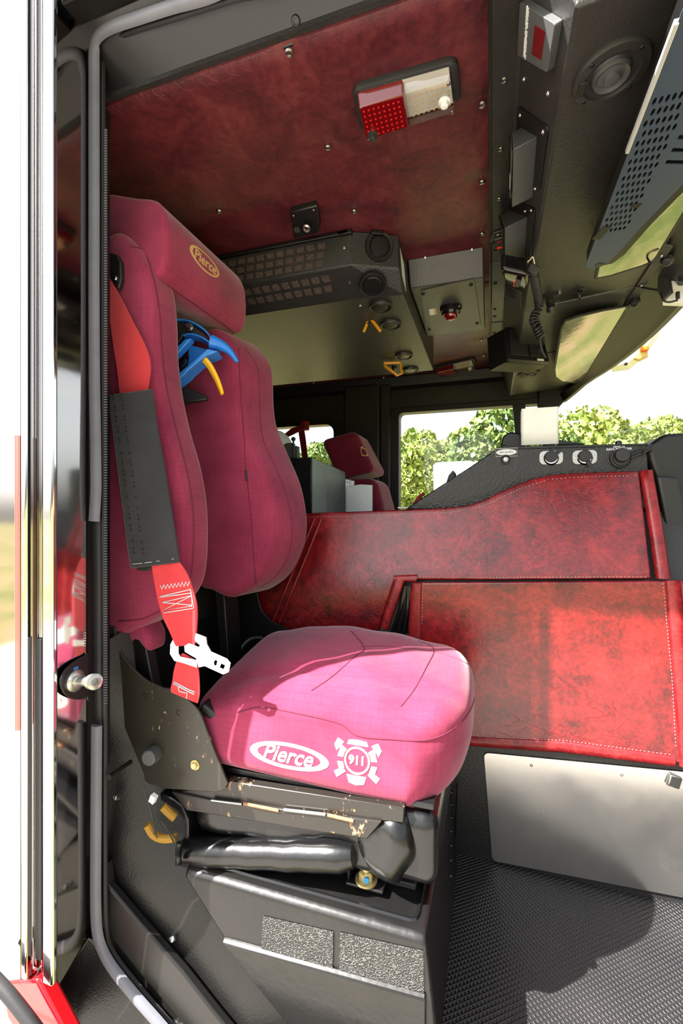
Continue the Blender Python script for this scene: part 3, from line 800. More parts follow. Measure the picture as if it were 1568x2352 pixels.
# two-way radios let into the console face
def radio(qpx, label, face_off):
    q = qplane(qpx, PLB); t = thing('two_way_radio', label, 'radio', q[0])
    bm = BM(); add_prism(bm, rquad(q, .08), NB * .003); obj('mounting_plate', bm, 'black_satin', t, bev=.001)
    return q, t
q, r1 = radio([(1190, 240), (1262, 290), (1240, 440), (1185, 432)], 'black two-way radio with a grey case and white stickers on the overhead console', 0)
q1 = [quad_uv(q, s, t_) for s, t_ in ((.18, .2), (.72, .2), (.72, .95), (.18, .95))]
ap = NB * .05
bm = BM(); add_prism(bm, [q1[0], q1[1], q1[1] + ap, q1[0] + ap * .45], q1[3] - q1[0]); obj('case', bm, 'grey_plastic', r1, bev=.002)
fc = [q1[0] + ap * .47, q1[1] + ap * 1.02, q1[2] + ap * 1.02, q1[3] + ap * .47]; fn_ = facing(fc)
bm = BM(); add_prism(bm, [quad_uv(fc, s, t_) for s, t_ in ((.02, .02), (.98, .02), (.98, .98), (.02, .98))], fn_ * .003); obj('face', bm, 'grey_underside', r1, bev=.001)
bm = BM(); add_prism(bm, [quad_uv(fc, s, t_) + fn_ * .003 for s, t_ in ((.0, .02), (.30, .02), (.30, .98), (.0, .98))], fn_ * .002); fr1 = obj('front_glass', bm, 'black_gloss', r1)
for s0, t0, s1, t1 in ((.66, .52, .94, .66), (.66, .69, .94, .79)):
    bm = BM(); add_prism(bm, [quad_uv(fc, s, t_) + fn_ * .003 for s, t_ in ((s0, t0), (s1, t0), (s1, t1), (s0, t1))], fn_ * .0008); obj('sticker', bm, 'label_white', r1)
bm = BM(); add_prism(bm, [quad_uv(fc, s, t_) + fn_ * .003 for s, t_ in ((.38, .56), (.62, .56), (.62, .8), (.38, .8))], fn_ * .0006); obj('rating_plate', bm, 'dark_plastic', r1)
for s, t_ in ((.12, .08), (.88, .1), (.85, .95), (.1, .93)): screw('screw', quad_uv(q, s, t_) + NB * .003, NB, 'steel', r1, .005, .003)
q, r2 = radio([(1160, 452), (1231, 478), (1220, 594), (1160, 560)], 'grey-cased two-way radio with red-tipped plugs wedged above the hand microphone', 0)
q2 = [quad_uv(q, s, t_) for s, t_ in ((.2, .2), (.8, .2), (.8, 1.0), (.2, 1.0))]; ap = NB * .06
bm = BM(); add_prism(bm, [q2[0], q2[1], q2[1] + ap, q2[0] + ap * .5], q2[3] - q2[0]); obj('case', bm, 'grey_plastic', r2, bev=.002)
bm = BM(); fc = [q2[0] + ap * .52, q2[1] + ap * 1.03, q2[2] + ap * 1.03, q2[3] + ap * .52]; fn_ = facing(fc)
add_prism(bm, fc, fn_ * .004); obj('face', bm, 'black_gloss', r2, bev=.001)
for s, t_ in ((.2, .35), (.5, .42)):
    p = quad_uv(fc, s, t_); obj('plug', cyl(p, p + fn_ * .02, .007, .006), 'black_plastic', r2)
for s, t_ in ((.18, .62), (.5, .68)):
    p = quad_uv(fc, s, t_); bm = cyl(p, p + fn_ * .014, .0045, .0035); add_cyl(bm, p + fn_ * .002, p + Vector((0, .012, -.006)), .003); obj('connector', bm, 'red_bright', r2, label='small red plug')
p0 = quad_uv(fc, .2, .35) + fn_ * .018
cp = [p0, p0 + Vector((-.005, .02, -.02)), atS(1188, 520, 1.36), atS(1200, 498, 1.3), atS(1214, 484, 1.27), atS(1224, 492, 1.25), atS(1220, 540, 1.28), atS(1224, 590, 1.32)]
obj('cable', tube(cp, .003, 8), 'black_plastic', r2)
for u, v in ((1208, 484), (1222, 482)): screw('screw', pl(u, v, PLB) + NB * .003, NB, 'steel', r2, .005, .003)

# hand microphone hanging from its clip, with a coiled cord
c = atS(1183, 626, 1.27)
mic = thing('hand_microphone', 'black hand microphone hung beside the radio with a coiled black cord', 'microphone', c)
def micf(p):
    k = 1 - .25 * max(0, p.y / .035)
    p = p * 1.3
    return c + Vector((p.x * k * .9 + p.y * .12, p.y + p.z * .2, p.z * k - p.x * .35))
bm = BM(); add_roundbox(bm, (.03, .040, .021), .011, 5, micf); obj('body', bm, 'black_gloss', mic, ang=60)
bm = BM(); add_box(bm, c + Vector((.006, -.012, -.036)), (.012, .042, .010), (.2, .5, .1)); obj('talk_button', bm, 'black_plastic', mic, bev=.002)
bm = BM(); add_box(bm, c + Vector((-.002, -.012, -.035)), (.0025, .042, .008), (.2, .5, .1)); obj('button_edge', bm, 'red_bright', mic, label='thin red line beside the talk button')
bm = BM(); add_box(bm, c + Vector((.045, -.004, -.002)), (.03, .022, .024), (.2, .5, .1)); obj('clip', bm, 'dark_plastic', mic, bev=.004)
path = [atS(u, v, s) for u, v, s in ((1206, 628, 1.27), (1222, 630, 1.28), (1230, 655, 1.34), (1236, 690, 1.42), (1236, 712, 1.44), (1228, 730, 1.44), (1238, 755, 1.43), (1240, 772, 1.43), (1230, 752, 1.41), (1224, 735, 1.41), (1230, 718, 1.41))]
sp_ = spline(path, 40); coil = []; tot = 0
x_, y_, d_ = frame_of(sp_[1] - sp_[0])
for i, p in enumerate(sp_):
    t = (sp_[min(i + 1, len(sp_) - 1)] - sp_[max(i - 1, 0)]).normalized(); x_ = (x_ - t * x_.dot(t)).normalized(); y_ = t.cross(x_)
    if i: tot += (p - sp_[i - 1]).length
    a = tot / .0095 * 2 * math.pi
    coil.append((p, x_.copy(), y_.copy(), tot))
fine = []
for (p, x1, y1, l0), (p2_, x2, y2, l1) in zip(coil, coil[1:]):
    m_ = max(1, int((l1 - l0) / .0008))
    for k in range(m_):
        t = k / m_; a = (l0 + (l1 - l0) * t) / .0098 * 2 * math.pi
        fine.append(p.lerp(p2_, t) + x1.lerp(x2, t) * .0105 * math.cos(a) + y1.lerp(y2, t) * .0105 * math.sin(a))
bm = BM(); add_tube(bm, fine, .0031, 6); obj('coiled_cord', bm, 'black_plastic', mic, ang=80)
bm = BM(); add_tube(bm, spline([atS(1238, 760, 1.43), atS(1243, 800, 1.44), atS(1253, 822, 1.45)], 8), .003, 8); obj('cord_tail', bm, 'black_plastic', mic)
tg = tube([atS(1214, 598, 1.26), atS(1204, 622, 1.25), atS(1197, 626, 1.25), atS(1206, 606, 1.25), atS(1216, 598, 1.25), atS(1224, 592, 1.25), atS(1231, 630, 1.25)], .0016, 6)
tag(obj('wire_clip', tg, 'logo_cream', None), 'cream wire clip tied where the coiled microphone cord starts', 'clip')

# switch panel set in the console face
q = qplane([(1161, 655), (1199, 668), (1197, 706), (1158, 690)], PLB)
sw = thing('switch_unit', 'small grey panel with a recessed pocket on the console face behind the microphone', 'panel', q[0])
bm = BM(); add_prism(bm, rquad(q, .06), NB * .003); obj('plate', bm, 'grey_plastic', sw, bev=.001)
bm = BM(); w = [quad_uv(q, s, t_) + NB * .002 for s, t_ in ((.12, .05), (.72, .12), (.72, .6), (.12, .5))]; add_prism(bm, w, NB * .003); obj('pocket', bm, 'dark_plastic', sw, bev=.001)
for s, t_ in ((.1, .85), (.9, .9)): screw('screw', quad_uv(q, s, t_) + NB * .003, NB, 'black_gloss', sw, .004, .003)

# monitor on a ball-joint arm
ctr = atS(1205, 800, 1.92)
mon = thing('monitor', 'black square monitor seen from behind, hung on a ball-joint arm', 'monitor', ctr)
mq = [atS(1160, 750, 1.90), atS(1243, 755, 1.97), atS(1262, 832, 1.92), atS(1166, 826, 1.84)]
mn = facing(mq)
bm = BM(); add_prism(bm, rquad(mq, .05), -mn * .02); obj('case', bm, 'black_plastic', mon, bev=.003)
fq = [m - mn * .02 for m in mq]; c_ = (fq[0] + fq[2]) / 2
fq2 = [p + (p - c_) * .02 - mn * .05 + Vector((-.03, 0, .0)) for p in fq]
bm = BM(); add_loft(bm, [fq, fq2]); obj('hood', bm, 'black_satin', mon, smooth=False)
bm = BM()
for s0, s1 in ((.08, .5), (.56, .94)): add_prism(bm, [quad_uv(mq, s, t_) + mn * .0005 for s, t_ in ((s0, .08), (s1, .08), (s1, .86), (s0, .86))], mn * .003)
obj('rear_panel', bm, 'dark_plastic', mon, bev=.001)
for k in range(3):
    s = .68; bm = text_bm(('DC 12V', 'VIDEO IN', 'MADE')[0] if False else '-- --- --', .006, quad_uv(mq, .78, .66 + k * .06) + mn * .0038, mq[1] - mq[0], mq[0] - mq[3], .0003) if False else BM()
    add_box(bm, quad_uv(mq, .75, .68 + k * .05) + mn * .0036, (.03, .0006, .002)); obj('rating_text', bm, 'grey_plastic', mon)
bm = BM(); add_prism(bm, [quad_uv(mq, s, t_) + mn * .0005 for s, t_ in ((.7, .92), (.86, .92), (.86, .98), (.7, .98))], mn * .001); obj('sticker', bm, 'label_white', mon)
for s, t_ in ((.04, .04), (.96, .04), (.96, .95), (.04, .95)): screw('screw', quad_uv(mq, s, t_), mn, 'black_gloss', mon, .004, .003)
bp = quad_uv(mq, .5, .12)
obj('ball_joint', lathe(bp, mn, [(.02, 0), (.02, .012), (.014, .016), (.014, .028), (.017, .034), (.012, .045), (0, .048)], 20), 'dark_plastic', mon)
a0 = bp + mn * .04; a1 = atS(1250, 705, 1.78); a2 = pl(1262, 684, PLC)
bm = BM(); add_tube(bm, [a0, a0.lerp(a1, .3), a0.lerp(a1, .6), a1], .012, 12, rfun=lambda t: .012 + .006 * abs(2 * t - 1)); add_cyl(bm, a0.lerp(a1, .5) + Vector((-.03, 0, 0)), a0.lerp(a1, .5) + Vector((.01, 0, 0)), .006); add_box(bm, a0.lerp(a1, .5) + Vector((-.035, 0, 0)), (.008, .03, .01)); obj('arm', bm, 'black_plastic', mon)
bm = BM(); add_lathe(bm, a2, NCd, [(.034, 0), (.034, .006), (.014, .012), (.012, .03), (.016, .038), (.01, .05), (0, .052)], 20); obj('mount_base', bm, 'black_plastic', mon)
for dx, dy in ((.026, -.026), (.026, .026)): screw('screw', a2 + Vector((dx, dy, dx * CM)), NCd, 'steel', mon, .006, .008)

# long perforated panel below the console
PZ = 1.62
def zz(u, v): return atZ(u, v, PZ)
ol = [zz(u, v) for u, v in ((1347, 600), (1352, 617), (1368, 624), (1386, 612), (1440, 540), (1520, 375), (1600, 240), (1680, 60), (1545, 75), (1480, 240), (1430, 385), (1412, 440))]
vp = thing('perforated_panel', 'long blue-grey perforated equipment panel slung under the overhead console', 'equipment panel', zz(1440, 420))
e0 = zz(1545, 75); e1 = zz(1347, 600)
XL = (e0.x + e1.x) / 2
holes = []
for i in range(17):
    for j in range(6):
        y = .80 + i * .021; x = XL + .010 + j * .0085 + (.004 if i % 2 else 0)
        holes.append([Vector((x + .0026 * math.cos(a), y + .0075 * math.sin(a), PZ)) for a in [k * math.pi / 4 for k in range(8)]])
for k in range(6):
    y = .80 + k * .028; holes.append([Vector((XL + .07, y, PZ)), Vector((XL + .105, y + .012, PZ)), Vector((XL + .105, y + .022, PZ)), Vector((XL + .07, y + .010, PZ))])
ol2 = [Vector((XL, .62, PZ)), Vector((XL + .125, .62, PZ)), Vector((XL + .12, 1.02, PZ)), Vector((XL + .085, 1.15, PZ)), Vector((XL + .062, 1.255, PZ)), Vector((XL + .045, 1.29, PZ)), Vector((XL + .02, 1.305, PZ)), Vector((XL + .002, 1.285, PZ))]
obj('panel', holed(ol2, holes, (0, 0, .002)), 'blue_grey_panel', vp, smooth=False)
bm = BM(); add_prism(bm, [p + Vector((.004 if i in (0, 7) else .022, .012 if i in (4, 5) else 0, .006)) for i, p in enumerate(ol2)], (0, 0, .035)); obj('housing', bm, 'black_satin', vp, smooth=False)
bm = BM(); add_box(bm, (XL - .001, .79, PZ + .002), (.006, .22, .008)); obj('edge_strip', bm, 'silver_metal', vp, bev=.001)
for c_, s_ in (((XL + .009, 1.14, PZ - .0006), (.018, .045, .001)), ((XL + .055, 1.06, PZ - .0006), (.016, .012, .001)), ((XL + .035, 1.285, PZ - .0006), (.018, .014, .001))): obj('patch', box(c_, s_, (0, 0, .3)), 'black_satin', vp)
for y in (.75, 1.0, 1.2): obj('hanger', box((XL + .05, y, PZ + .064), (.03, .015, .05)), 'black_satin', vp)

# mirrored sun visors
def visor(name, px, label, ped):
    PV = ('P', (.27, 0, 1.655), Vector((-.30, 0, 1)))
    pts = [pl(u, v, PV) for u, v in px]; t = thing(name, label, 'sun visor', pts[0])
    bm = BM(); add_prism(bm, pts, (-.001, 0, .006)); obj('panel', bm, 'visor_mirror', t, bev=.002)
    n_ = Vector((.30, 0, -1)).normalized()
    rim = BM(); add_tube(rim, [p + Vector((0, 0, .003)) for p in pts], .005, 8, closed=True, cap=False); obj('rim', rim, 'black_rubber', t)
    for i in ped: obj('hinge', cyl(pts[i] + Vector((0, 0, .004)), pts[i] + Vector((.004, 0, .026)), .008), 'black_plastic', t)
    return t
visor('sun_visor', [(1290, 752), (1298, 738), (1330, 727), (1385, 714), (1440, 704), (1388, 790), (1337, 874), (1320, 879), (1290, 877), (1275, 866), (1273, 850), (1281, 800)], 'smaller mirrored sun visor with rounded corners on the driver side reflecting grass', (4, 6))
visor('sun_visor', [(1368, 640), (1376, 600), (1420, 560), (1500, 420), (1568, 250), (1640, 60), (1760, 60), (1680, 300), (1568, 490), (1500, 600), (1470, 612), (1400, 634)], 'larger mirrored sun visor at the right edge of the picture, beside the perforated panel', (8, 10))
bm = BM(); add_tube(bm, [pl(1510, 482, ('S', 1.0)), pl(1568, 395, ('S', .88)), pl(1600, 350, ('S', .8))], .006, 8)
tag(obj('wiper_rod', bm, 'blue_grey_panel'), 'thin dark blue rod crossing in front of the larger mirrored visor', 'rod')

# bright rail, cable loops and mounts along the windshield header
hd = thing('header_rail', 'narrow metal rail running along the windshield header toward the driver side corner', 'rail', (.445, 1.9, 1.75))
def hy(y, dx=0, dz=0): return Vector((.448 + dx, y, 1.728 + dz))
bm = BM(); add_prism(bm, [hy(1.45), hy(1.45, .022, -.01), hy(1.45, .022, -.004), hy(1.45, 0, .006)], (0, 1.33, 0)); obj('rail', bm, 'grey_underside', hd, bev=.001)
for y in (1.5, 1.68, 1.86, 2.4): screw('screw', hy(y, .011, -.006), (.3, 0, -1), 'steel', hd, .006, .004)
lc = [atS(1500, 577, 1.30), atS(1470, 580, 1.35), atS(1440, 600, 1.42), atS(1428, 618, 1.45), atS(1440, 645, 1.5), atS(1475, 660, 1.45), atS(1512, 667, 1.42)]
tag(obj('looped_cable', tube(lc, .0035, 8), 'black_plastic'), 'thin black cable looped across the mirrored visor to the white bracket', 'cable')
hp = pl(1328, 667, PLC)
gc = thing('grommet_cable', 'thin black cable dropping from a round grommet in the console to the monitor arm', 'cable', hp)
obj('cable', tube([hp + Vector((0, 0, .01)), hp + NCd * .02, atS(1333, 690, 1.66), atS(1330, 715, 1.72), atS(1312, 726, 1.76), atS(1280, 730, 1.78), atS(1256, 732, 1.80)], .0045, 8), 'black_plastic', gc)
obj('grommet', lathe(hp, NCd, [(.019, 0), (.019, .003), (.012, .004), (.012, .0005), (0, .0005)], 20), 'black_rubber', gc)
bm = BM(); add_tube(bm, [atS(1312, 726, 1.76), atS(1280, 730, 1.78)], .008, 10); obj('sleeve', bm, 'black_rubber', gc)
for i, (u, v, s, lab) in enumerate(((1458, 690, 1.55, 'black swivel knob on the header rail above the driver side mirror view'), (1532, 592, 1.30, 'black round knob joint at the right end of the header rail'))):
    p = atS(u, v, s); bm = BM(); add_lathe(bm, p, (-.2, -.5, -.6), [(.012, -.02), (.012, 0), (.017, .006), (.017, .018), (.01, .026), (0, .027)], 16); add_tube(bm, spline([p, p + Vector((.0, .0, .03)), p + Vector((.01, .03, .05))]), .009, 10)
    tag(obj('swivel_knob', bm, 'black_plastic'), lab, 'knob')
# camera bracket at the right edge
c = atS(1550, 665, 1.42)
br = thing('white_bracket', 'white metal bracket with black mount cut by the right edge of the picture', 'bracket', c)
bm = BM(); add_prism(bm, [atS(u, v, 1.42) for u, v in ((1540, 640), (1640, 632), (1640, 694), (1570, 696), (1520, 694), (1545, 672))], Vector((.01, .03, 0))); obj('plate', bm, 'white_metal', br, bev=.002)
bm = BM(); add_prism(bm, [atS(u, v, 1.41) for u, v in ((1512, 600), (1538, 596), (1540, 672), (1522, 690), (1508, 668))], Vector((.02, .04, 0))); add_prism(bm, [atS(u, v, 1.40) for u, v in ((1540, 596), (1620, 560), (1620, 640), (1556, 650), (1546, 625))], Vector((.02, .05, 0))); obj('mount', bm, 'black_plastic', br, bev=.004)
obj('cable', tube([atS(1518, 672, 1.40), atS(1522, 688, 1.39), atS(1535, 694, 1.39), atS(1555, 690, 1.39)], .003, 8), 'black_plastic', br)
obj('bolt', cyl(atS(1556, 685, 1.40), atS(1556, 672, 1.405), .006), 'steel', br)

# ---------------------------------------------------------------- air conditioner
ac = thing('air_conditioner', 'black textured roof air conditioner with round vents and square grille slots', 'air conditioner', (-.7, 1.85, ZC))
ZL, ZRD, ZAB = ZC - .004, 1.778, 1.725
def acs(x, dy): return [Vector((x, 1.355 + dy, ZL)), Vector((x, 1.372 + dy, ZRD)), Vector((x, 1.487 + dy * .25, ZAB)), Vector((x, 2.36, ZAB)), Vector((x, 2.37, ZL))]
bm = BM(); add_loft(bm, [acs(-1.75, 0), acs(-.415, 0), acs(-.276, .068)]); body = obj('body', bm, 'black_console', ac, smooth=False, bev=.004)
bm = BM(); add_box(bm, (-.9, 1.35, ZL - .006), (.96, .012, .012)); add_box(bm, (-.43, 1.352, ZL - .006), (.045, .016, .014)); add_box(bm, (-.335, 1.385, ZL - .006), (.04, .016, .012), (0, 0, .45)); obj('lip', bm, 'black_satin', ac, bev=.002)
# grille slots on both front faces
fA = [Vector((-1.2, 1.355, ZL)), Vector((-.415, 1.355, ZL)), Vector((-.415, 1.372, ZRD)), Vector((-1.2, 1.372, ZRD))]
fB = [Vector((-1.2, 1.372, ZRD)), Vector((-.415, 1.372, ZRD)), Vector((-.415, 1.487, ZAB)), Vector((-1.2, 1.487, ZAB))]
def slots(face, rows, t0, dt, s_end, n, ds, hh):
    bm = BM(); nn = facing(face)
    for r in range(rows):
        for k in range(n):
            s = s_end - k * ds - r * .006; t = t0 + r * dt
            add_prism(bm, [quad_uv(face, a, b) + nn * .0004 for a, b in ((s, t), (s + ds * .72, t), (s + ds * .72, t + hh), (s, t + hh))], nn * .0006)
    return bm
gm, gN, gL, gb = newmat('grille_mesh'); gv = coord(gN, gL)
gL.new(ramp(gN, gL, noise(gN, gL, gv, 420, 3, .7), [(.45, lin((40, 34, 32))), (.62, lin((104, 88, 80)))]), gb.inputs['Base Color']); setp(gb, rough=.8); M['grille_mesh'] = gm
obj('grille', slots(fA, 3, .2, .26, .86, 17, .046, .17), 'grille_mesh', ac, smooth=False)
obj('grille', slots(fB, 2, .16, .3, .86, 17, .046, .2), 'grille_mesh', ac, smooth=False)
# round louvre vents
fC = [Vector((-.415, 1.355, ZL)), Vector((-.276, 1.423, ZL)), Vector((-.276, 1.44, ZRD)), Vector((-.415, 1.372, ZRD))]
fD = [Vector((-.415, 1.372, ZRD)), Vector((-.276, 1.44, ZRD)), Vector((-.276, 1.504, ZAB)), Vector((-.415, 1.487, ZAB))]
def vent(c, n_, r):
    v = obj('vent', lathe(c, n_, [(r * 1.0, -.002), (r * 1.0, .006), (r * .93, .011), (r * .80, .010), (r * .76, .003), (0, .002)], 32), 'black_plastic', ac)
    x, y, d = frame_of(n_)
    bm = BM(); add_lathe(bm, c + d * .003, n_, [(r * .7, 0), (r * .7, .002), (r * .62, .006), (0, .007)], 28); add_box(bm, c + d * .010, (.003, .003, .003)); obj('louvre', bm, 'black_satin', v)
def on(face, u, v): return atP(u, v, face[0], nrm(face))
vent(on(fC, 870, 568), facing(fC), .045)
nBD = (facing(fB) + facing(fD)).normalized(); vent(on(fB, 856, 650) + nBD * .006, nBD, .046)
for u, v in ((874, 701), (897, 743), (927, 815), (942, 848)): vent(atZ(u, v, ZAB), DN, .042)
for u, v, pl_ in ((790, 569, fA), (803, 650, fB)): screw('screw', on(pl_, u, v), facing(pl_), 'steel', ac, .006, .004)
screw('screw', atZ(827, 702, ZAB), DN, 'steel', ac, .006, .004)
bm = BM(); e = [Vector((-.2765, y, z)) for y, z in ((1.45, 1.85), (1.52, 1.83), (1.56, 1.76), (1.49, 1.78))]; add_prism(bm, e, (.001, 0, 0)); obj('sticker', bm, 'label_white', ac, smooth=False)
# yellow coat hooks under the air conditioner
def hook(pts, label):
    P = [atS(u, v, s) for u, v, s in pts]; t = thing('yellow_hook', label, 'hook', P[0], 'yellow hooks under the air conditioner')
    return t, P
b1 = atZ(846, 740, ZAB); t = thing('yellow_hook', 'open yellow hook under the air conditioner nearer the passenger side', 'hook', b1, 'yellow hooks under the air conditioner')
sB = (b1.z - CAMZ) / ray(846, 740).z
obj('arm', tube([atS(835, 762, sB * 1.0), atS(842, 745, sB), atS(849, 730, sB * .995)], .0055, 8), 'amber_hook', t)
obj('arm', tube([atS(849, 730, sB * .995), atS(860, 743, sB * .99), atS(873, 760, sB * .985)], .006, 8), 'amber_hook', t)
obj('bracket', lathe(b1, DN, [(.008, -.002), (.008, .008), (.005, .012), (0, .013)], 14), 'black_gloss', t)
b2 = atZ(905, 843, ZAB); t = thing('yellow_hook', 'closed yellow triangle hook under the far end of the air conditioner', 'hook', b2, 'yellow hooks under the air conditioner')
sB = (b2.z - CAMZ) / ray(905, 843).z
tri = [(881, 834), (919, 833), (922, 858), (912, 862), (884, 841)]
bm = BM(); add_tube(bm, [atS(u, v, sB * .955) for u, v in tri], .0075, 8, closed=True, cap=False); obj('ring', bm, 'amber_hook', t)
obj('bracket', lathe(b2 , DN, [(.012, -.002), (.012, .010), (.008, .016), (0, .018)], 14), 'black_gloss', t)

# access box with a red beacon beside it
ab = thing('overhead_box', 'grey-black ceiling box with a bolted cover plate and a small red beacon', 'ceiling box', (-.15, 1.8, ZC))
bm = BM(); add_loft(bm, [[Vector((x, 1.575, ZC - .002)), Vector((x, 1.625, 1.80)), Vector((x, 2.09, 1.80)), Vector((x, 2.14, ZC - .002))] for x in (-.272, -.022)]); obj('box', bm, 'grey_underside', ab, bev=.003)
q = [atZ(u, v, 1.80) for u, v in ((965, 666), (1089, 638), (1104, 745), (977, 761))]
bm = BM(); add_prism(bm, q, (0, 0, -.004)); cv = obj('cover_plate', bm, 'grey_underside', ab, bev=.001)
for s, t_ in ((.05, .06), (.93, .08), (.94, .93), (.08, .93)): screw('bolt', quad_uv(q, s, t_) + DN * .004, DN, 'black_gloss', cv, .007, .006)
bm = BM(); add_prism(bm, [quad_uv(q, s, t_) + DN * .0042 for s, t_ in ((.12, .42), (.24, .42), (.24, .56), (.12, .56))], (0, 0, -.0008)); obj('sticker', bm, 'label_white', cv)
bm = BM(); add_prism(bm, [quad_uv(q, s, t_) + DN * .0044 for s, t_ in ((.21, .42), (.25, .42), (.25, .56), (.21, .56))], (0, 0, -.0008)); obj('sticker_edge', bm, 'label_tan', cv)
bc = atZ(1035, 706, 1.796)
be = obj('beacon', lathe(bc, DN, [(.042, 0), (.042, .006), (.036, .012), (.036, .022), (.03, .03), (.026, .031), (0, .031)], 28), 'black_gloss', ab)
obj('beacon_lens', lathe(bc + DN * .029, DN, [(.026, 0), (.025, .008), (.018, .016), (.008, .02), (0, .0205)], 24), 'red_lens', be)
for u, v in ((975, 587), (1083, 563)): screw('bolt', Vector((atZ(u, v, ZC - .004).x, 1.574, ZC - .006)), Vector((0, -1, -.5)), 'steel', ab, .005, .004)

# dome lights: red and clear halves in a black gasket
def dome(qpx, z, label, seen=True):
    q = [atZ(u, v, z) for u, v in qpx]; top = Vector((0, 0, ZC - z + .002)); c = (q[0] + q[2]) / 2
    t = thing('dome_light', label, 'ceiling light', c + top, 'red and clear dome lights')
    bm = BM(); o = rquad(q, .09, 5, 2.0)
    add_loft(bm, [[p + top for p in o], [p + Vector((0, 0, .012)) for p in o], [c + (p - c) * .96 + Vector((0, 0, .009)) for p in o]]); obj('gasket', bm, 'black_rubber', t, ang=50)
    inn = [c + (p - c) * Vector((1, 1, 1)).x * .90 for p in q]
    for s0, s1, m, nm in ((0, .499, 'red_lens', 'red_lens'), (.501, 1, 'clear_lens', 'clear_lens')):
        h = [quad_uv(inn, s, t_) for s, t_ in ((s0, 0), (s1, 0), (s1, 1), (s0, 1))]
        k = [quad_uv(inn, s0 + (s1 - s0) * (.03 if (nm[0] == 'r') else 0) if s == 0 else s1 - (s1 - s0) * (.06 if nm[0] == 'c' else 0), t_) + DN * .020 for s, t_ in ((0, .08), (1, .08), (1, .92), (0, .92))]
        bm = BM(); add_loft(bm, [[p + Vector((0, 0, .008)) for p in h], k]); L_ = obj(nm, bm, m, t, smooth=False, bev=.003, seg=2)
        bm = BM()
        for i in range(8):
            for j in range(6):
                p = quad_uv(inn, s0 + (s1 - s0) * (.12 + .76 * i / 7), .18 + .64 * j / 5)
                add_lathe(bm, p + DN * (.0205 if nm[0] == 'r' else .006), DN, [(.0022, 0), (.0018, .0012), (0, .0018)], 6)
        obj('lamp_dots', bm, 'red_bright' if nm[0] == 'r' else 'label_tan', L_)
    bk = BM(); add_prism(bk, [c + (p - c) * .84 + Vector((0, 0, .006)) for p in q], (0, 0, .003)); obj('reflector', bk, 'white_metal', t)
    for s, t_, m, r in ((.1, .82, 'dark_plastic', .008), (.9, .5, 'label_white', .008)):
        p = quad_uv(inn, s, t_) + DN * .02; obj('switch_button', lathe(p, DN, [(r * 1.5, 0), (r * 1.5, .002), (r, .003), (r, .011), (r * .6, .013), (0, .013)], 16), m, t)
    for s, t_ in ((.04, .12), (.04, .9), (.96, .12), (.96, .9)): screw('screw', quad_uv(inn, s, t_) + DN * .018, DN, 'steel', t, .004, .003)
    return t
dome([(806, 218), (1050, 150), (1060, 245), (830, 318)], 1.855, 'red and clear dome light on the dark red headliner above the passenger seat')
dome([(998, 848), (1088, 827), (1096, 842), (1004, 860)], 1.855, 'red and clear dome light far back on the driver side ceiling')

# little black jack box
q = [atZ(u, v, 1.862) for u, v in ((667, 488), (728, 472), (734, 508), (672, 522))]
jb = thing('jack_box', 'small black headset jack box screwed to the red ceiling', 'jack box', (q[0] + q[2]) / 2 + Vector((0, 0, .018)))
f = [q[3] + DN * .022, q[2] + DN * .022]
bm = BM(); add_prism(bm, [q[0], q[3] + DN * .03 + Vector((0, .01, 0)), q[3] + Vector((0, .03, .018)), q[0] + Vector((0, 0, .018))], q[1] - q[0]); obj('case', bm, 'black_satin', jb, bev=.003)
mid = quad_uv([q[0], q[1], q[2], q[3]], .55, .95) + DN * .03
pp = atS(704, 523, (1.842 - CAMZ) / ray(704, 523).z * .985)
obj('jack', lathe(pp, (0, -.35, -.94), [(.012, 0), (.012, .004), (.008, .006), (.0065, .003), (0, .002)], 20), 'steel', jb)
for s, t_ in ((.1, .12), (.86, .1)): screw('screw', quad_uv(q, s, t_) + DN * (.003 + t_ * .03), DN, 'steel', jb, .004, .003)
x_ = (q[1] - q[0]).normalized()
bm = BM()
for k in range(3): add_box(bm, pp - x_ * (.027 + .005 * k) + Vector((0, .002, .002)), (.002, .012, .010), (0, 0, math.atan2(x_.y, x_.x)))
obj('marking', bm, 'grey_plastic', jb)
# ================================================================ PASSENGER SEAT
ps = thing('passenger_seat', 'wine red cloth seat with tall side bolsters and headrest on a black sprung base', 'seat', (-.35, 1.06, .25))
# --- cushion
CC = Vector((-.335, 1.068, .538)); HX, HY, HZ = .300, .212, .105
def cush(p):
    x, y, z = p
    fx, fy, fz = x / HX, y / HY, z / HZ
    top = max(0, fz)
    # plan: the front bows out and its corners are rounded off; the near rear corner is pulled in
    if fx > 0: x -= .085 * abs(fy) ** 3.2 * fx ** 2
    y *= 1 - .05 * (fx > .3) * (fx - .3) * 1.2
    # the sides lean in a little towards the top, the front nose tucks under
    y *= 1 - .05 * fz
    if fx > .55 and fz < 0: x -= .035 * ((fx - .55) / .45) * (-fz) ** 1.5
    # crown, side roll-off, lifted far and rear part
    z += top * (.022 * (1 - fy * fy) * (1 - .4 * fx * fx) + .026 * fy - .014 * fx + .010 * math.cos(fx * 2.2) - .012 * max(0, abs(fy) - .55) / .45)
    z -= max(0, -fz) * .018 * fx * .6
    z -= top * .038 * max(0, (-fx - .3) / .7) * (1 - .3 * fy)
    # stitched hollow across the top
    z -= top * .006 * math.exp(-((fy + .62 - .1 * fx) / .07) ** 2) * (fx > -.75)
    z += .002 * math.sin(x * 47 + y * 20) * top
    return CC + Vector((x, y, z))
cb = roundbox((HX, HY, HZ), .045, 22, cush)
cush_bm = cb.copy(); cush_tree = BVHTree.FromBMesh(cush_bm)
cu = obj('cushion', cb, 'seat_cloth', ps, ang=70)
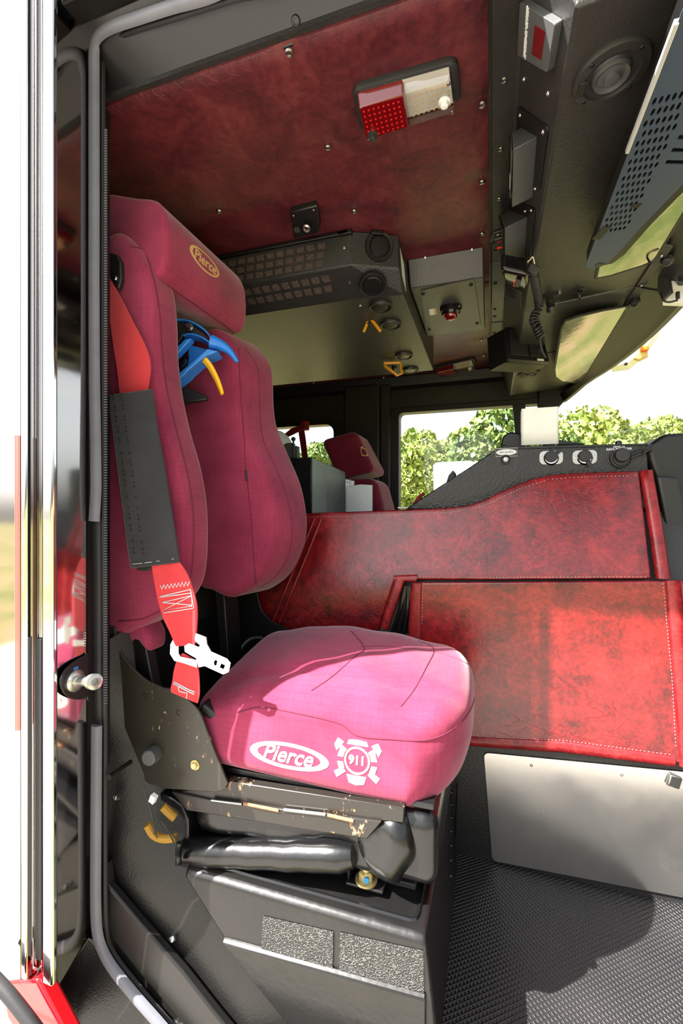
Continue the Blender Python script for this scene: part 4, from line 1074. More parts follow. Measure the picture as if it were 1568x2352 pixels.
def hit_px(tree, u, v, off=.0008):
    d = ray(u, v).normalized(); h = tree.ray_cast(ORG, d)
    return h[0] - d * off if h[0] is not None else None
def seam(tree, px, parent, r=.0013, mat='stitch_dark', n=10, name='seam', off=.0002):
    pts = []
    for (a, b), (c, d) in zip(px, px[1:]):
        for k in range(n):
            q = hit_px(tree, a + (c - a) * k / n, b + (d - b) * k / n, off)
            if q is not None and (not pts or (q - pts[-1]).length < .06): pts.append(q)
    if len(pts) < 3: return None
    bm = BM(); add_tube(bm, pts, r, 6); return obj(name, bm, mat, parent, ang=80)
def spl2(px, n=6): return [(p.x, p.y) for p in spline([Vector((a, b, 0)) for a, b in px], n)]
seam(cush_tree, spl2([(806, 1450), (826, 1472), (836, 1492), (815, 1508), (760, 1556), (712, 1588)]), cu, n=3)
seam(cush_tree, spl2([(960, 1472), (985, 1482), (996, 1496), (980, 1530), (950, 1585), (918, 1625)]), cu, n=3)
seam(cush_tree, spl2([(545, 1636), (600, 1625), (690, 1640), (780, 1662), (820, 1690), (900, 1698), (980, 1700), (1040, 1675), (1080, 1630), (1094, 1570), (1096, 1530)]), cu, n=3, r=.0014)
seam(cush_tree, spl2([(828, 1486), (880, 1484), (990, 1496), (1040, 1510), (1085, 1530)]), cu, n=3, r=.0008)
# printed badge and lettering on the near side
NS = ('Y', .858); c = pl(665, 1733, NS); ex = (pl(755, 1751, NS) - pl(575, 1716, NS)); hw = ex.length / 2; ex.normalize(); ez = Vector((0, -1, 0)).cross(ex) * -1
ez = Vector((ex.x * 0 - ex.z, 0, ex.x)); 
def ellipse_ring(c, x, y, a, b, wa, wb, n=48, th=.0008, dx=0):
    bm = BM(); zdir = x.cross(y).normalized(); rings = []
    for i in range(n + 1):
        t = 2 * math.pi * i / n; o = c + x * a * math.cos(t) + y * b * math.sin(t); q = c + x * ((a - wa) * math.cos(t) + dx) + y * (b - wb) * math.sin(t)
        rings.append([o, q, q + zdir * th, o + zdir * th])
    add_loft(bm, rings, cap=False); return bm
lg = ellipse_ring(c, ex, ez, hw, hw * .285, hw * .2, hw * .075)
drape(lg, cush_bm, (0, 1, 0), .0006); badge = obj('oval_logo', lg, 'logo_cream', cu)
tb = text_bm('Pierce', hw * .50, c - ex * .004, ex, ez, .0005, shear=.35, bold=.0007); drape(tb, cush_bm, (0, 1, 0), .0006); obj('lettering', tb, 'logo_cream', badge)
c = pl(821, 1747, NS); R = .036
em = ellipse_ring(c + ez * .002, ex, ez, R * .72, R * .72, R * .1, R * .1, 32)
def flat(bm, pts, th=.0008):
    add_prism(bm, pts, Vector((0, -th, 0)))
for s in (-1, 1):
    d1 = (ex * s * .82 + ez * .57).normalized(); d2 = Vector((-d1.z, 0, d1.x))
    flat(em, [c + d1 * R * .8 + d2 * .004, c + d1 * R * 1.35 + d2 * .004, c + d1 * R * 1.35 - d2 * .004, c + d1 * R * .8 - d2 * .004])
    flat(em, [c + d1 * R * 1.15 + d2 * .011 * s, c + d1 * R * 1.55 + d2 * .009 * s, c + d1 * R * 1.5 - d2 * .006 * s, c + d1 * R * 1.2 - d2 * .012 * s])
    flat(em, [c - d1 * R * .85 + d2 * .005, c - d1 * R * 1.45 + d2 * .006, c - d1 * R * 1.45 - d2 * .006, c - d1 * R * .85 - d2 * .005])
    for k in (-1, 1):
        a0 = 0 if s > 0 else math.pi
        P = [c + ex * R * r * math.cos(a0 + t) + ez * R * r * math.sin(a0 + t) for r, t in ((.8, k * .15), (1.12, k * .12), (1.16, k * .6), (.82, k * .55))]; flat(em, P)
P = [c + ex * R * x + ez * R * y for x, y in ((-.55, -.72), (.55, -.72), (.42, -1.12), (0, -1.22), (-.42, -1.12))]; flat(em, P)
P = [c + ex * R * x + ez * R * y for x, y in ((-.6, .85), (.6, .85), (.5, 1.08), (0, 1.12), (-.5, 1.08))]; flat(em, P)
drape(em, cush_bm, (0, 1, 0), .0006); eb = obj('crest', em, 'logo_cream', cu)
tb = text_bm('911', R * .62, c + ez * .002, ex, ez, .0005, bold=.0008); drape(tb, cush_bm, (0, 1, 0), .0006); obj('lettering', tb, 'logo_cream', eb)

# --- side bolsters
def prof_px(px, y): return [(p.x, p.z) for p in [atY(u, v, y) for u, v in px]]
def smooth2(p2, n=5): return [(p.x, p.y) for p in spline([Vector((a, b, 0)) for a, b in p2], n, True)]
near_px = [(300, 556), (330, 572), (356, 605), (376, 655), (385, 730), (388, 820), (398, 900), (416, 985), (438, 1062), (452, 1135), (457, 1205), (455, 1290), (444, 1345), (418, 1385), (378, 1415), (335, 1440), (290, 1458), (255, 1440), (205, 1420)]
pn = prof_px(near_px, .90)
back = [(-.985, pn[-1][1] + .02), (-1.0, 1.0), (-1.0, 1.3), (-.97, 1.58), (-.90, 1.63)]
pn2 = smooth2(pn + back, 4)
nb = BM(); add_puffy(nb, pn2, lambda x, z, d: Vector((x - .03 * max(0, (.90 - d) / .06) * 0, d, z)), .842, .955, .030, 6, .03)
nb_t = BVHTree.FromBMesh(nb); nbo = obj('side_bolster', nb, 'seat_cloth', ps, ang=60)
seam(nb_t, spl2([(300, 566), (330, 578), (352, 640), (366, 720), (371, 800), (382, 890), (402, 980), (426, 1070), (440, 1150), (444, 1230), (438, 1320), (420, 1365), (380, 1395), (330, 1420), (270, 1428)]), nbo, n=4, r=.0016)
far_px = [(545, 782), (572, 784), (598, 812), (611, 850), (614, 925), (622, 975), (646, 1035), (672, 1095), (686, 1145), (693, 1205), (686, 1255), (666, 1302), (640, 1336), (595, 1360)]
pf = prof_px(far_px, 1.255)
pf2 = smooth2(pf + [(-.74, .77), (-.80, .80), (-.86, 1.0), (-.88, 1.25), (-.87, 1.42), (-.83, 1.5)], 4)
def to_far(x, z, d):
    k = (1.255 - d) / .11
    return Vector((x - max(0, k) * .035 - .03 * max(0, k) * max(0, min(1, (z - .8) / .2)) * 0, d, z))
fb = BM(); add_puffy(fb, pf2, to_far, 1.135, 1.335, .028, 6, .05)
fb_t = BVHTree.FromBMesh(fb); fbo = obj('side_bolster', fb, 'seat_cloth', ps, ang=60)
seam(fb_t, spl2([(560, 800), (584, 830), (594, 870), (596, 940), (604, 1010), (630, 1070), (655, 1130), (668, 1190), (668, 1250), (655, 1290), (630, 1325), (596, 1350)]), fbo, n=4, r=.0012)
seam(fb_t, spl2([(548, 800), (552, 900), (560, 1000), (566, 1090), (576, 1180), (583, 1280), (588, 1345)]), fbo, n=4, r=.0012)
bm = BM(); p0, p1 = hit_px(fb_t, 564, 1080, .002), hit_px(fb_t, 567, 1104, .002)
if p0 is not None and p1 is not None:
    add_tube(bm, [p0, p0.lerp(p1, .5), p1], .003, 6); obj('tear', bm, 'black_satin', fbo)
# gathered cloth under the near bolster
bm = BM(); add_roundbox(bm, (.055, .035, .028), .02, 6, lambda p: atY(322, 1448, .90) + Vector((p.x, p.y, p.z + .012 * math.sin(p.x * 90) - abs(p.x) * .1))); obj('gathered_hem', bm, 'seat_cloth', nbo, ang=70)

# --- headrest
hp2 = smooth2([(-.718, 1.69), (-.745, 1.732), (-.80, 1.750), (-.90, 1.782), (-.955, 1.77), (-.97, 1.70), (-.95, 1.62), (-.86, 1.575), (-.775, 1.548), (-.728, 1.556), (-.712, 1.60), (-.712, 1.65)], 3)
hb = BM(); add_puffy(hb, hp2, lambda x, z, d: Vector((x, d, z)), .872, 1.245, .018, 5)
hb_t = BVHTree.FromBMesh(hb); hbm = hb.copy(); hr = obj('headrest', hb, 'seat_cloth', ps, ang=60)
seam(hb_t, [(384, 655), (420, 680), (470, 715), (520, 750), (538, 765)], hr, n=8, r=.0016)
HX_ = ('X', -.716); c = pl(468, 602, HX_); ey = (pl(500, 632, HX_) - pl(436, 572, HX_)); ey.z = 0; hw = .064; ey.normalize(); up_ = Vector((0, 0, 1))
lg = ellipse_ring(c, ey, up_, hw, hw * .42, hw * .14, hw * .07, dx=.002); drape(lg, hbm, (-1, 0, 0), .0006); ob = obj('oval_logo', lg, 'logo_gold', hr)
tb = text_bm('Pierce', hw * .60, c, ey, up_, .0005, shear=.3, bold=.0004); drape(tb, hbm, (-1, 0, 0), .0006); obj('lettering', tb, 'logo_gold', ob)

# --- frame: side plates, back panel, rails
def plate(name, px, y, th, mat, parent=ps, bev=.0015, seg=2):
    bm = BM(); add_prism(bm, [atY(u, v, y) for u, v in px], (0, th, 0)); return obj(name, bm, mat, parent, bev=bev, seg=seg)
npx = [(225, 1430), (262, 1441)] + spl2([(262, 1441), (272, 1490), (300, 1530), (335, 1562), (374, 1580)], 5)[1:] + spl2([(374, 1580), (396, 1584), (430, 1606), (455, 1632), (468, 1660)], 4)[1:] + [(490, 1720), (522, 1798), (516, 1814), (496, 1820), (380, 1812), (340, 1800), (305, 1770), (278, 1700), (262, 1640), (225, 1560)]
npl = plate('side_plate', npx, .838, .006, 'chipped_plate')
for u, v, r in ((334, 1598, .005), (411, 1636, .0055)): obj('hole', lathe(atY(u, v, .8385), (0, -1, 0), [(r * 1.15, 0), (r * 1.15, .001), (r, .0012), (r * .9, .0002), (0, .0002)], 16), 'black_gloss', npl)
p = atY(357, 1729, .838); obj('cap', lathe(p, (.1, -1, .05), [(.017, 0), (.018, .012), (.0165, .026), (.014, .028), (0, .028)], 24), 'grey_plastic', npl)
bm = BM(); hexbolt(bm, atY(448, 1757, .838), (0, -1, 0), .008, .006); obj('bolt', bm, 'gold_zinc', npl)
fpx = [(584, 1355), (590, 1362)] + spl2([(590, 1362), (600, 1400), (622, 1425), (660, 1444), (690, 1448)], 5)[1:] + [(721, 1478), (700, 1540), (600, 1560), (540, 1560), (540, 1380)]
plate('side_plate', fpx, 1.325, .006, 'black_satin')
# lower back panel, pillars and gusset between the bolsters
bm = BM(); add_prism(bm, [(-.80, .95, .42), (-.80, 1.32, .42), (-.83, 1.32, .86), (-.83, .95, .86)], (-.012, 0, 0)); bk = obj('back_panel', bm, 'black_satin', ps, bev=.003)
bm = BM(); add_prism(bm, [(-.71, 1.16, .40), (-.71, 1.235, .40), (-.745, 1.235, .80), (-.745, 1.16, .80)], (-.03, 0, 0)); obj('back_post', bm, 'black_satin', ps, bev=.003)
bm = BM(); add_prism(bm, [(-.70, .87, .40), (-.70, .90, .40), (-.78, .90, .74), (-.78, .87, .74)], (-.05, 0, 0)); obj('back_post', bm, 'black_satin', ps, bev=.003)
bm = BM(); add_prism(bm, [(-.822, 1.12, .68), (-.822, 1.21, .68), (-.83, 1.21, .85), (-.83, 1.12, .85)], (.012, 0, 0)); bp_ = obj('bracket', bm, 'black_plastic', bk, bev=.003)
for u, v, m in ((494, 1302, 'zinc'), (502, 1342, 'steel')): screw('screw', atX(u, v, -.812), (1, 0, .05), m, bk, .008, .005)
for u, v in ((475, 1308), (457, 1348), (478, 1345)): screw('rivet', atX(u, v, -.8125), (1, 0, .05), 'dark_steel', bk, .006, .003)
obj('lever_tube', tube([atS(600, 1466, 1.46), atS(575, 1468, 1.44), atS(553, 1490, 1.42), atS(545, 1520, 1.40), atS(540, 1560, 1.38)], .012, 12), 'black_satin', ps)
# seat pan and rail
bm = BM(); add_prism(bm, [(-.66, .868, .428), (-.10, .868, .436), (-.10, 1.26, .436), (-.66, 1.26, .428)], (0, 0, .012)); obj('seat_pan', bm, 'black_satin', ps, bev=.003)
ry = .846
bm = BM(); add_prism(bm, [atY(u, v, ry) for u, v in ((405, 1820), (515, 1797), (527, 1795), (928, 1856), (926, 1891), (440, 1838))], (0, .02, 0)); rl = obj('rail', bm, 'chipped_rail', ps, bev=.002)
bm = BM(); add_prism(bm, [atY(u, v, ry - .006) for u, v in ((392, 1818), (480, 1838), (876, 1888), (842, 1928), (428, 1862))], (0, .02, 0)); obj('rail', bm, 'chipped_rail', ps, bev=.002)
for a, b in (((486, 1838), (556, 1847)), ((560, 1846), (640, 1862)), ((652, 1860), (748, 1871)), ((752, 1872), (812, 1886))):
    bm = BM(); add_tube(bm, [atY(*a, ry - .007), atY(*b, ry - .007)], .0032, 8); obj('slide_rod', bm, 'steel' if a[0] in (486, 652) else 'brown_rust', rl)
# recliner parts behind the near rear corner of the cushion
bm = BM(); add_box(bm, atS(505, 1640, 1.02), (.085, .05, .022), (0, .62, .2)); obj('recliner_cover', bm, 'black_plastic', ps, bev=.006, seg=3)
bm = BM(); add_tube(bm, [atS(484, 1690, 1.0), atS(515, 1660, .99)], .004, 8); obj('spring_rod', bm, 'steel', ps)
bm = BM(); add_box(bm, atS(505, 1690, 1.04), (.05, .04, .05), (0, .3, 0)); obj('slider_block', bm, 'black_plastic', ps, bev=.003)

# --- suspension bellows and mounting feet
def bel(p):
    x, y, z = p; k = (z + .075) / .15
    y2 = y + (-.012 * (1 - k) if y < 0 else 0)
    q = Vector((x, y2, z)); q.y += .004 * math.sin(x * 38) * (1 - k) * (y < 0)
    return Vector((-.36, 1.055, .362)) + q
bm = BM(); add_roundbox(bm, (.268, .195, .068), .03, 12, bel); obj('bellows', bm, 'black_leather', ps, ang=70)
ra = atY(428, 1955, .846); rb_ = atY(812, 1966, .846)
bm = BM(); L0 = [ra.lerp(rb_, i / 14) + Vector((0, .001 * math.sin(i * 1.9), .001 * math.sin(i * 2.7))) for i in range(15)]
add_tube(bm, L0, .027, 14, rfun=lambda t: .029 + .0006 * math.sin(t * 11) - .008 * max(0, t - .93) / .07); obj('bellows_roll', bm, 'black_leather', ps, ang=70)
cn = atY(880, 1960, .86)
def knob_(p):
    q = Vector((p.x * (1 + .25 * p.z / .07), p.y, p.z)); q += Vector((.006 * math.sin(p.z * 70 + p.x * 30), -.006 * math.sin(p.x * 60), .004 * math.sin(p.x * 55)))
    return cn + Vector((.005, .05, .012)) + q
bm = BM(); add_roundbox(bm, (.062, .075, .072), .05, 9, knob_); obj('bellows_corner', bm, 'black_leather', ps, ang=80)
fl = [atY(u, v, .842) for u, v in ((366, 1822), (392, 1832), (418, 1850), (432, 1885), (436, 1990), (424, 1992), (424, 1890), (405, 1862), (368, 1838))]
bm = BM(); add_prism(bm, fl, (0, .035, 0)); obj('bellows_flap', bm, 'black_leather', ps, bev=.003)
# bolted feet standing on the box
ZB_ = .262
for (u, v, sx) in ((552, 2004, 1), (841, 2050, 1)):
    p = atY(u, v, .875); p.z = ZB_
    bm = BM(); add_box(bm, p + Vector((0, .02, .003)), (.075, .075, .006)); add_box(bm, p + Vector((-.034, .02, .030)), (.005, .06, .05)); ft = obj('mounting_foot', bm, 'black_satin', ps, bev=.002)
    bm = BM(); add_lathe(bm, p + Vector((0, .0, .006)), (0, 0, 1), [(.022, 0), (.022, .004)], 24); add_lathe(bm, p + Vector((0, 0, .010)), (0, 0, 1), [(.015, 0), (.015, .014), (.012, .017)], 6); add_lathe(bm, p + Vector((0, 0, .026)), (0, 0, 1), [(.009, 0), (.009, .012), (.006, .014), (0, .014)], 14); b_ = obj('bolt', bm, 'gold_zinc', ft)
    bm = BM(); add_box(bm, p + Vector((.004, -.0145, .018)), (.010, .003, .010)); obj('paint_mark', bm, 'blue_paint', b_)
bm = BM(); add_box(bm, (-.36, 1.05, .257), (.44, .30, .012)); add_box(bm, (-.30, .95, .268), (.18, .02, .02)); obj('slide_base', bm, 'dark_plastic', ps, bev=.002)

# ================================================================ SEAT BOX
sb = thing('seat_box', 'black painted steel box under the passenger seat with two grip pads on its face', 'seat base', (-.35, 1.07, 0))
yb = .812
zt = .25
tl, tr = atZ(424, 2003, zt), atZ(972, 2128, zt)
bm = BM()
TL = Vector((-.612, .806, zt)); TR = Vector((-.112, .806, zt))
sec = lambda x, x2, lo_: [Vector((x, .830, zt + .0)), Vector((x, .812, zt - .004)), Vector((x, .806, zt - .016)), Vector((x2, .806, .085)), Vector((x2, .818, .075)), Vector((x2, .815, 0)), Vector((x2, 1.325, 0)), Vector((x, 1.325, zt))]
add_loft(bm, [sec(-.612, -.475, 0), sec(-.56, -.455, 0), sec(-.13, -.105, 0), sec(-.108, -.088, 0)])
bx_ = obj('box', bm, 'black_box_paint', sb, bev=.007, seg=3)
# raised rim of the recessed top
bm = BM(); rim = [Vector((-.60, .835, zt)), Vector((-.128, .835, zt)), Vector((-.122, 1.31, zt)), Vector((-.60, 1.31, zt))]
add_tube(bm, rquad(rim, .03, 4), .0045, 6, closed=True, cap=False); obj('rim', bm, 'black_gloss', sb)
# crease below the pads
cA, cB = atY(512, 2160, .803), atY(978, 2290, .803)
bm = BM(); add_loft(bm, [[Vector((p.x, .806, p.z + .006)), Vector((p.x, .796, p.z)), Vector((p.x + (.16 if i == 0 else .0), .800, p.z - .13)), Vector((p.x + (.16 if i == 0 else .0), .82, p.z - .13)), Vector((p.x, .82, p.z))] for i, p in enumerate((cA, cB))]); obj('lower_face', bm, 'black_box_paint', sb, bev=.003)
for qp in (((605, 2104), (766, 2140), (764, 2236), (600, 2192)), ((781, 2141), (972, 2184), (974, 2298), (778, 2246))):
    bm = BM(); add_prism(bm, [atY(u, v, .805) for u, v in qp], (0, -.002, 0)); obj('grip_pad', bm, 'grip_tape', sb, smooth=False)
random.seed(5)
for i in range(7):
    p = Vector((-.103 + .002 * i, 1.315 - .03 * i, .21 - .016 * i)); obj('sealant_bead', lathe(p, (1, 0, .1), [(.005, -.002), (.004, .003), (0, .005)], 10), 'black_gloss', sb)

# ================================================================ SEAT BELT
be_ = thing('seat_belt', 'red seat belt with black shoulder pad and white latch hanging beside the seat', 'seat belt', atY(262, 600, .80))
Yb = .80
def yY(u, v, y=Yb): return atY(u, v, y)
rg = [(245, 585), (255, 580), (268, 584), (276, 600), (277, 640), (270, 664), (262, 655), (252, 640), (245, 625)]
bm = BM(); add_prism(bm, [yY(u, v, .826) for u, v in rg], (0, .014, 0)); dr = obj('belt_guide', bm, 'black_plastic', be_, bev=.004, seg=3)
obj('screw', lathe(yY(265, 640, .825), (.2, -1, 0), [(.006, 0), (.006, .003), (.004, .005), (0, .005)], 14), 'steel', dr)
bm = ribbon_px([(244, 628, 258, 650), (247, 680, 275, 680), (254, 740, 306, 740), (262, 800, 334, 795), (270, 850, 346, 838), (274, 888, 342, 880), (276, 905, 338, 900)], ('Y', .825), .003, (0, 1, 0), 6); obj('shoulder_webbing', bm, 'red_webbing', be_)
bm = BM(); rows = [(247, 908, 351, 893), (258, 985, 362, 978), (270, 1080, 380, 1075), (283, 1180, 396, 1176), (292, 1255, 408, 1250), (300, 1306, 414, 1292)]
add_loft(bm, [[yY(a, b, .812), yY(a, b, .806), yY(a * .7 + c_ * .3, b * .7 + d * .3, .800), yY(a * .2 + c_ * .8, b * .2 + d * .8, .800), yY(c_, d, .805), yY(c_, d, .818)] for a, b, c_, d in rows]); pd = obj('shoulder_pad', bm, 'pad_cloth', be_, bev=.003, ang=60)
for f in (.12, .3): 
    L_ = [yY(a + (c_ - a) * f, b + (d - b) * f, .7995 if f > .2 else .8025) for a, b, c_, d in rows]; stitches('stitching', L_, 0, pd, 'black_satin', .0012, .008)
stitches('stitching', [yY(304, 1296, .802), yY(340, 1292, .7995), yY(410, 1282, .802)], 0, pd, 'silver_stitch', .0006, .006)
bm = BM(); add_prism(bm, [yY(u, v, .812) for u, v in ((312, 1300), (352, 1294), (352, 1308), (330, 1312), (314, 1310))], (0, .006, 0)); obj('pad_lining', bm, 'black_rubber', pd, bev=.002)
bm = ribbon_px([(348, 1290, 408, 1285), (354, 1330, 432, 1322), (364, 1380, 448, 1370), (376, 1420, 453, 1400), (390, 1450, 452, 1440), (402, 1478, 449, 1474), (406, 1484, 446, 1482)], ('Y', .808), .003, (.1, 1, 0), 6); lw = obj('lap_webbing', bm, 'red_webbing', be_)
def zig(px): return [yY(u, v, .8055) for u, v in px]
for nm, px in (('stitching', [(368 + i * 4.2, 1348 - i * .55 + (6 if i % 2 else -4)) for i in range(17)]), ('stitching', [(369, 1370), (437, 1354)]), ('stitching', [(366, 1372), (440, 1362)]), ('stitching', [(372, 1384), (440, 1368), (441, 1392), (374, 1402), (440, 1368)]), ('stitching', [(372, 1384), (441, 1390)]), ('stitching', [(376, 1408), (444, 1397)]), ('stitching', [(437, 1352), (445, 1396)])):
    bm = BM(); add_tube(bm, zig(px), .0011, 5); obj(nm, bm, 'silver_stitch', lw, ang=90)
# latch tongue
LY = .803
lo_px = [(449, 1455), (472, 1464), (474, 1480), (484, 1498), (520, 1514), (528, 1524), (524, 1544), (512, 1549), (470, 1530), (456, 1533), (450, 1512), (424, 1497), (423, 1484), (432, 1478), (456, 1487), (459, 1482), (448, 1473), (447, 1466)]
h1 = [(489, 1522), (494, 1515), (499, 1518), (497, 1528), (491, 1530)]; h2_ = [(507, 1523), (517, 1528), (513, 1539), (503, 1534)]
bm = holed([yY(u, v, LY) for u, v in lo_px], [[yY(u, v, LY) for u, v in h1], [yY(u, v, LY) for u, v in h2_]], (0, .003, 0)); lt = obj('latch_tongue', bm, 'white_metal', be_, smooth=False)
bm = BM(); add_loft(bm, [[yY(*lerp_px(a, b, 0), .810), yY(*lerp_px(a, b, 1), .810), yY(*lerp_px(a, b, 1), .813), yY(*lerp_px(a, b, 0), .813)] for a, b in (((400, 1464), (414, 1478)), ((391, 1480), (410, 1486)), ((390, 1502), (410, 1500)), ((400, 1518), (414, 1508)), ((424, 1524), (432, 1512)), ((452, 1534), (452, 1516)))]); obj('latch_loop', bm, 'white_metal', lt)
bm = ribbon_px([(420, 1500, 448, 1516), (408, 1514, 452, 1520), (400, 1540, 456, 1540), (397, 1562, 458, 1570), (393, 1580, 458, 1595), (394, 1590, 454, 1615)], ('Y', .815), .003, (0, 1, 0), 6); lw2 = obj('anchor_webbing', bm, 'red_webbing', be_)
for px in ([(399, 1566), (425, 1580), (447, 1590)], [(398, 1570), (424, 1584), (446, 1595)], [(408, 1574), (412, 1588), (430, 1592), (428, 1604)]):
    bm = BM(); add_tube(bm, [yY(u, v, .8125) for u, v in px], .0013, 5); obj('stitching', bm, 'silver_stitch', lw2, ang=90)

# ================================================================ AIR BOTTLE BRACKET between the bolsters
bb = thing('air_bottle_bracket', 'blue claw bracket for an air bottle with a yellow lever, between the seat bolsters', 'bottle bracket', atS(440, 800, 1.25))
S0 = 1.24
def sS(u, v, s=S0): return atS(u, v, s)
DV = Vector((-.25, .8, 0)).normalized()
def bandx(px, w, th, s=S0):
    P = spline([sS(u, v, s) for u, v in px], 6); bm = BM(); rings = []
    for i, p in enumerate(P):
        t = (P[min(i + 1, len(P) - 1)] - P[max(i - 1, 0)]).normalized(); k = t.cross(DV).normalized() * th
        rings.append([p, p + DV * w, p + DV * w + k, p + k])
    add_loft(bm, rings); return bm
obj('claw', bandx([(340, 742), (385, 738), (412, 735), (440, 741), (466, 757), (484, 778), (494, 797)], .05, .004), 'blue_plastic', bb, bev=.001)
obj('claw', bandx([(420, 772), (436, 768), (456, 773), (476, 785), (490, 798)], .05, .004, 1.235), 'blue_plastic', bb, bev=.001)
bm = BM(); add_tube(bm, spline([sS(486, 786), sS(505, 792), sS(526, 806), sS(545, 831)], 8), .014, 12, rfun=lambda t: .020 - .015 * t); obj('finger', bm, 'blue_plastic', bb, ang=60)
bm = BM(); add_prism(bm, [sS(u, v, 1.22) for u, v in ((392, 822), (396, 806), (424, 778), (440, 776), (428, 790), (404, 816))], DV * .03); add_prism(bm, [sS(u, v, 1.215) for u, v in ((476, 800), (500, 806), (488, 812), (470, 818), (430, 852), (426, 858), (398, 880), (396, 868))], DV * .06)
add_prism(bm, [sS(u, v, 1.27) for u, v in ((430, 790), (476, 802), (472, 815), (428, 850), (432, 825))], DV * .006); obj('cradle', bm, 'blue_plastic', bb, bev=.003)
bm = BM(); add_prism(bm, [sS(u, v, 1.245) for u, v in ((330, 746), (412, 738), (440, 745), (468, 764), (488, 792), (462, 776), (438, 766), (420, 768), (416, 780), (392, 806), (330, 850))], DV * .05); obj('core', bm, 'black_plastic', bb, bev=.003)
bm = BM(); add_prism(bm, [sS(u, v, 1.26) for u, v in ((392, 826), (420, 808), (430, 826), (428, 840), (396, 858))], DV * .05); obj('clamp_block', bm, 'black_gloss', bb, bev=.004)
for u, v in ((395, 750), (435, 752)):
    bm = BM(); hexbolt(bm, sS(u, v, 1.242), -DV, .0085, .012); obj('bolt', bm, 'steel', bb)
bm = BM(); P = spline([sS(u, v, 1.23) for u, v in ((466, 822), (482, 842), (496, 868), (505, 890), (510, 905))], 6)
add_loft(bm, [[p + Vector((.012 - .006 * k, 0, .002)), p + DV * .012, p - Vector((.010 - .005 * k, 0, .004)), p - DV * .006] for p, k in ((q_, i / len(P)) for i, q_ in enumerate(P))]); obj('release_lever', bm, 'yellow_plastic', bb, bev=.002)
bm = BM(); add_prism(bm, [sS(u, v, 1.27) for u, v in ((390, 884), (414, 878), (416, 905), (404, 920), (390, 918))], DV * .04); add_prism(bm, [sS(u, v, 1.27) for u, v in ((410, 886), (436, 892), (473, 908), (476, 918), (422, 926), (404, 914))], DV * .02); obj('foot_paddle', bm, 'black_plastic', bb, bev=.004)
# the post that carries it
bm = BM(); add_prism(bm, [(-1.0, 1.05, .8), (-.96, 1.05, .8), (-.96, 1.05, 1.62), (-1.0, 1.05, 1.62)], (0, .07, 0)); add_box(bm, (-.93, 1.075, 1.36), (.12, .05, .06)); add_box(bm, (-.9, 1.085, .85), (.25, .05, .05)); obj('post', bm, 'black_satin', bb, bev=.004)

# bracket and hoses seen through the gap
gb_ = thing('plate_bracket', 'black steel plate bracket with four bolts, seen through the gap in the seat back', 'bracket', atS(455, 1040, 1.66))
q = [sS(404, 968, 1.64), sS(482, 950, 1.70), sS(488, 1030, 1.70), sS(408, 1042, 1.64)]; n_ = facing(q)
bm = BM(); add_prism(bm, rquad(q, .06), -n_ * .008); obj('plate', bm, 'black_plastic', gb_, bev=.002)
bm = BM(); add_prism(bm, [quad_uv(q, .93, -.02), quad_uv(q, 1.02, -.02), quad_uv(q, 1.02, 1.05), quad_uv(q, .93, 1.0)], -n_ * .05); obj('edge_flange', bm, 'black_plastic', gb_, bev=.002)
bm = BM(); add_prism(bm, [quad_uv(q, .3, -.2), quad_uv(q, .95, -.12), quad_uv(q, .95, .05), quad_uv(q, .3, -.02)], -n_ * .06); add_prism(bm, [quad_uv(q, 0, .9), quad_uv(q, 1, .9), quad_uv(q, 1, 1.12), quad_uv(q, 0, 1.1)], -n_ * .05); add_prism(bm, [quad_uv(q, .2, 1), quad_uv(q, .8, 1), quad_uv(q, .8, 1.0) + Vector((0, 0, -.12)), quad_uv(q, .2, 1) + Vector((0, 0, -.12))], -n_ * .04); obj('support', bm, 'black_speckle', gb_, bev=.002)
for s, t_ in ((.36, .32), (.68, .27), (.42, .78), (.7, .72)): screw('bolt', quad_uv(q, s, t_), n_, 'dark_steel', gb_, .010, .005)
bm = BM(); add_prism(bm, [sS(u, v, 1.60) for u, v in ((395, 1062), (440, 1056), (482, 1060), (478, 1075), (458, 1138), (448, 1142), (430, 1110), (400, 1100))], DV * .008); tag(obj('curved_shield', bm, 'grey_texture', bev=.003), 'grey-green shield plate below the plate bracket in the seat back gap', 'shield plate')
for pts, lab in (([(440, 1150), (462, 1165), (500, 1200), (513, 1215), (508, 1235), (490, 1250), (462, 1245)], 'black corrugated hose looping in the seat back gap'), ([(452, 1140), (458, 1180), (456, 1215), (448, 1235)], 'black corrugated hose hanging straight beside the looping hose')):
    P = spline([sS(u, v, 1.36 if len(pts) > 5 else 1.38) for u, v in pts], 24); bm = BM(); add_tube(bm, P, .006, 8, rfun=lambda t: .0062 + .0012 * math.sin(t * 420)); tag(obj('corrugated_hose', bm, 'black_plastic', ang=80), lab, 'hose', 'hoses behind the seat')
P = spline([sS(u, v, 1.5) for u, v in ((413, 948), (424, 940), (436, 946), (440, 962), (430, 972))], 16); bm = BM(); add_tube(bm, P, .01, 10, rfun=lambda t: .011 + .002 * math.sin(t * 90)); tag(obj('corrugated_hose', bm, 'black_plastic', ang=80), 'short black corrugated hose end above the plate bracket', 'hose', 'hoses behind the seat')
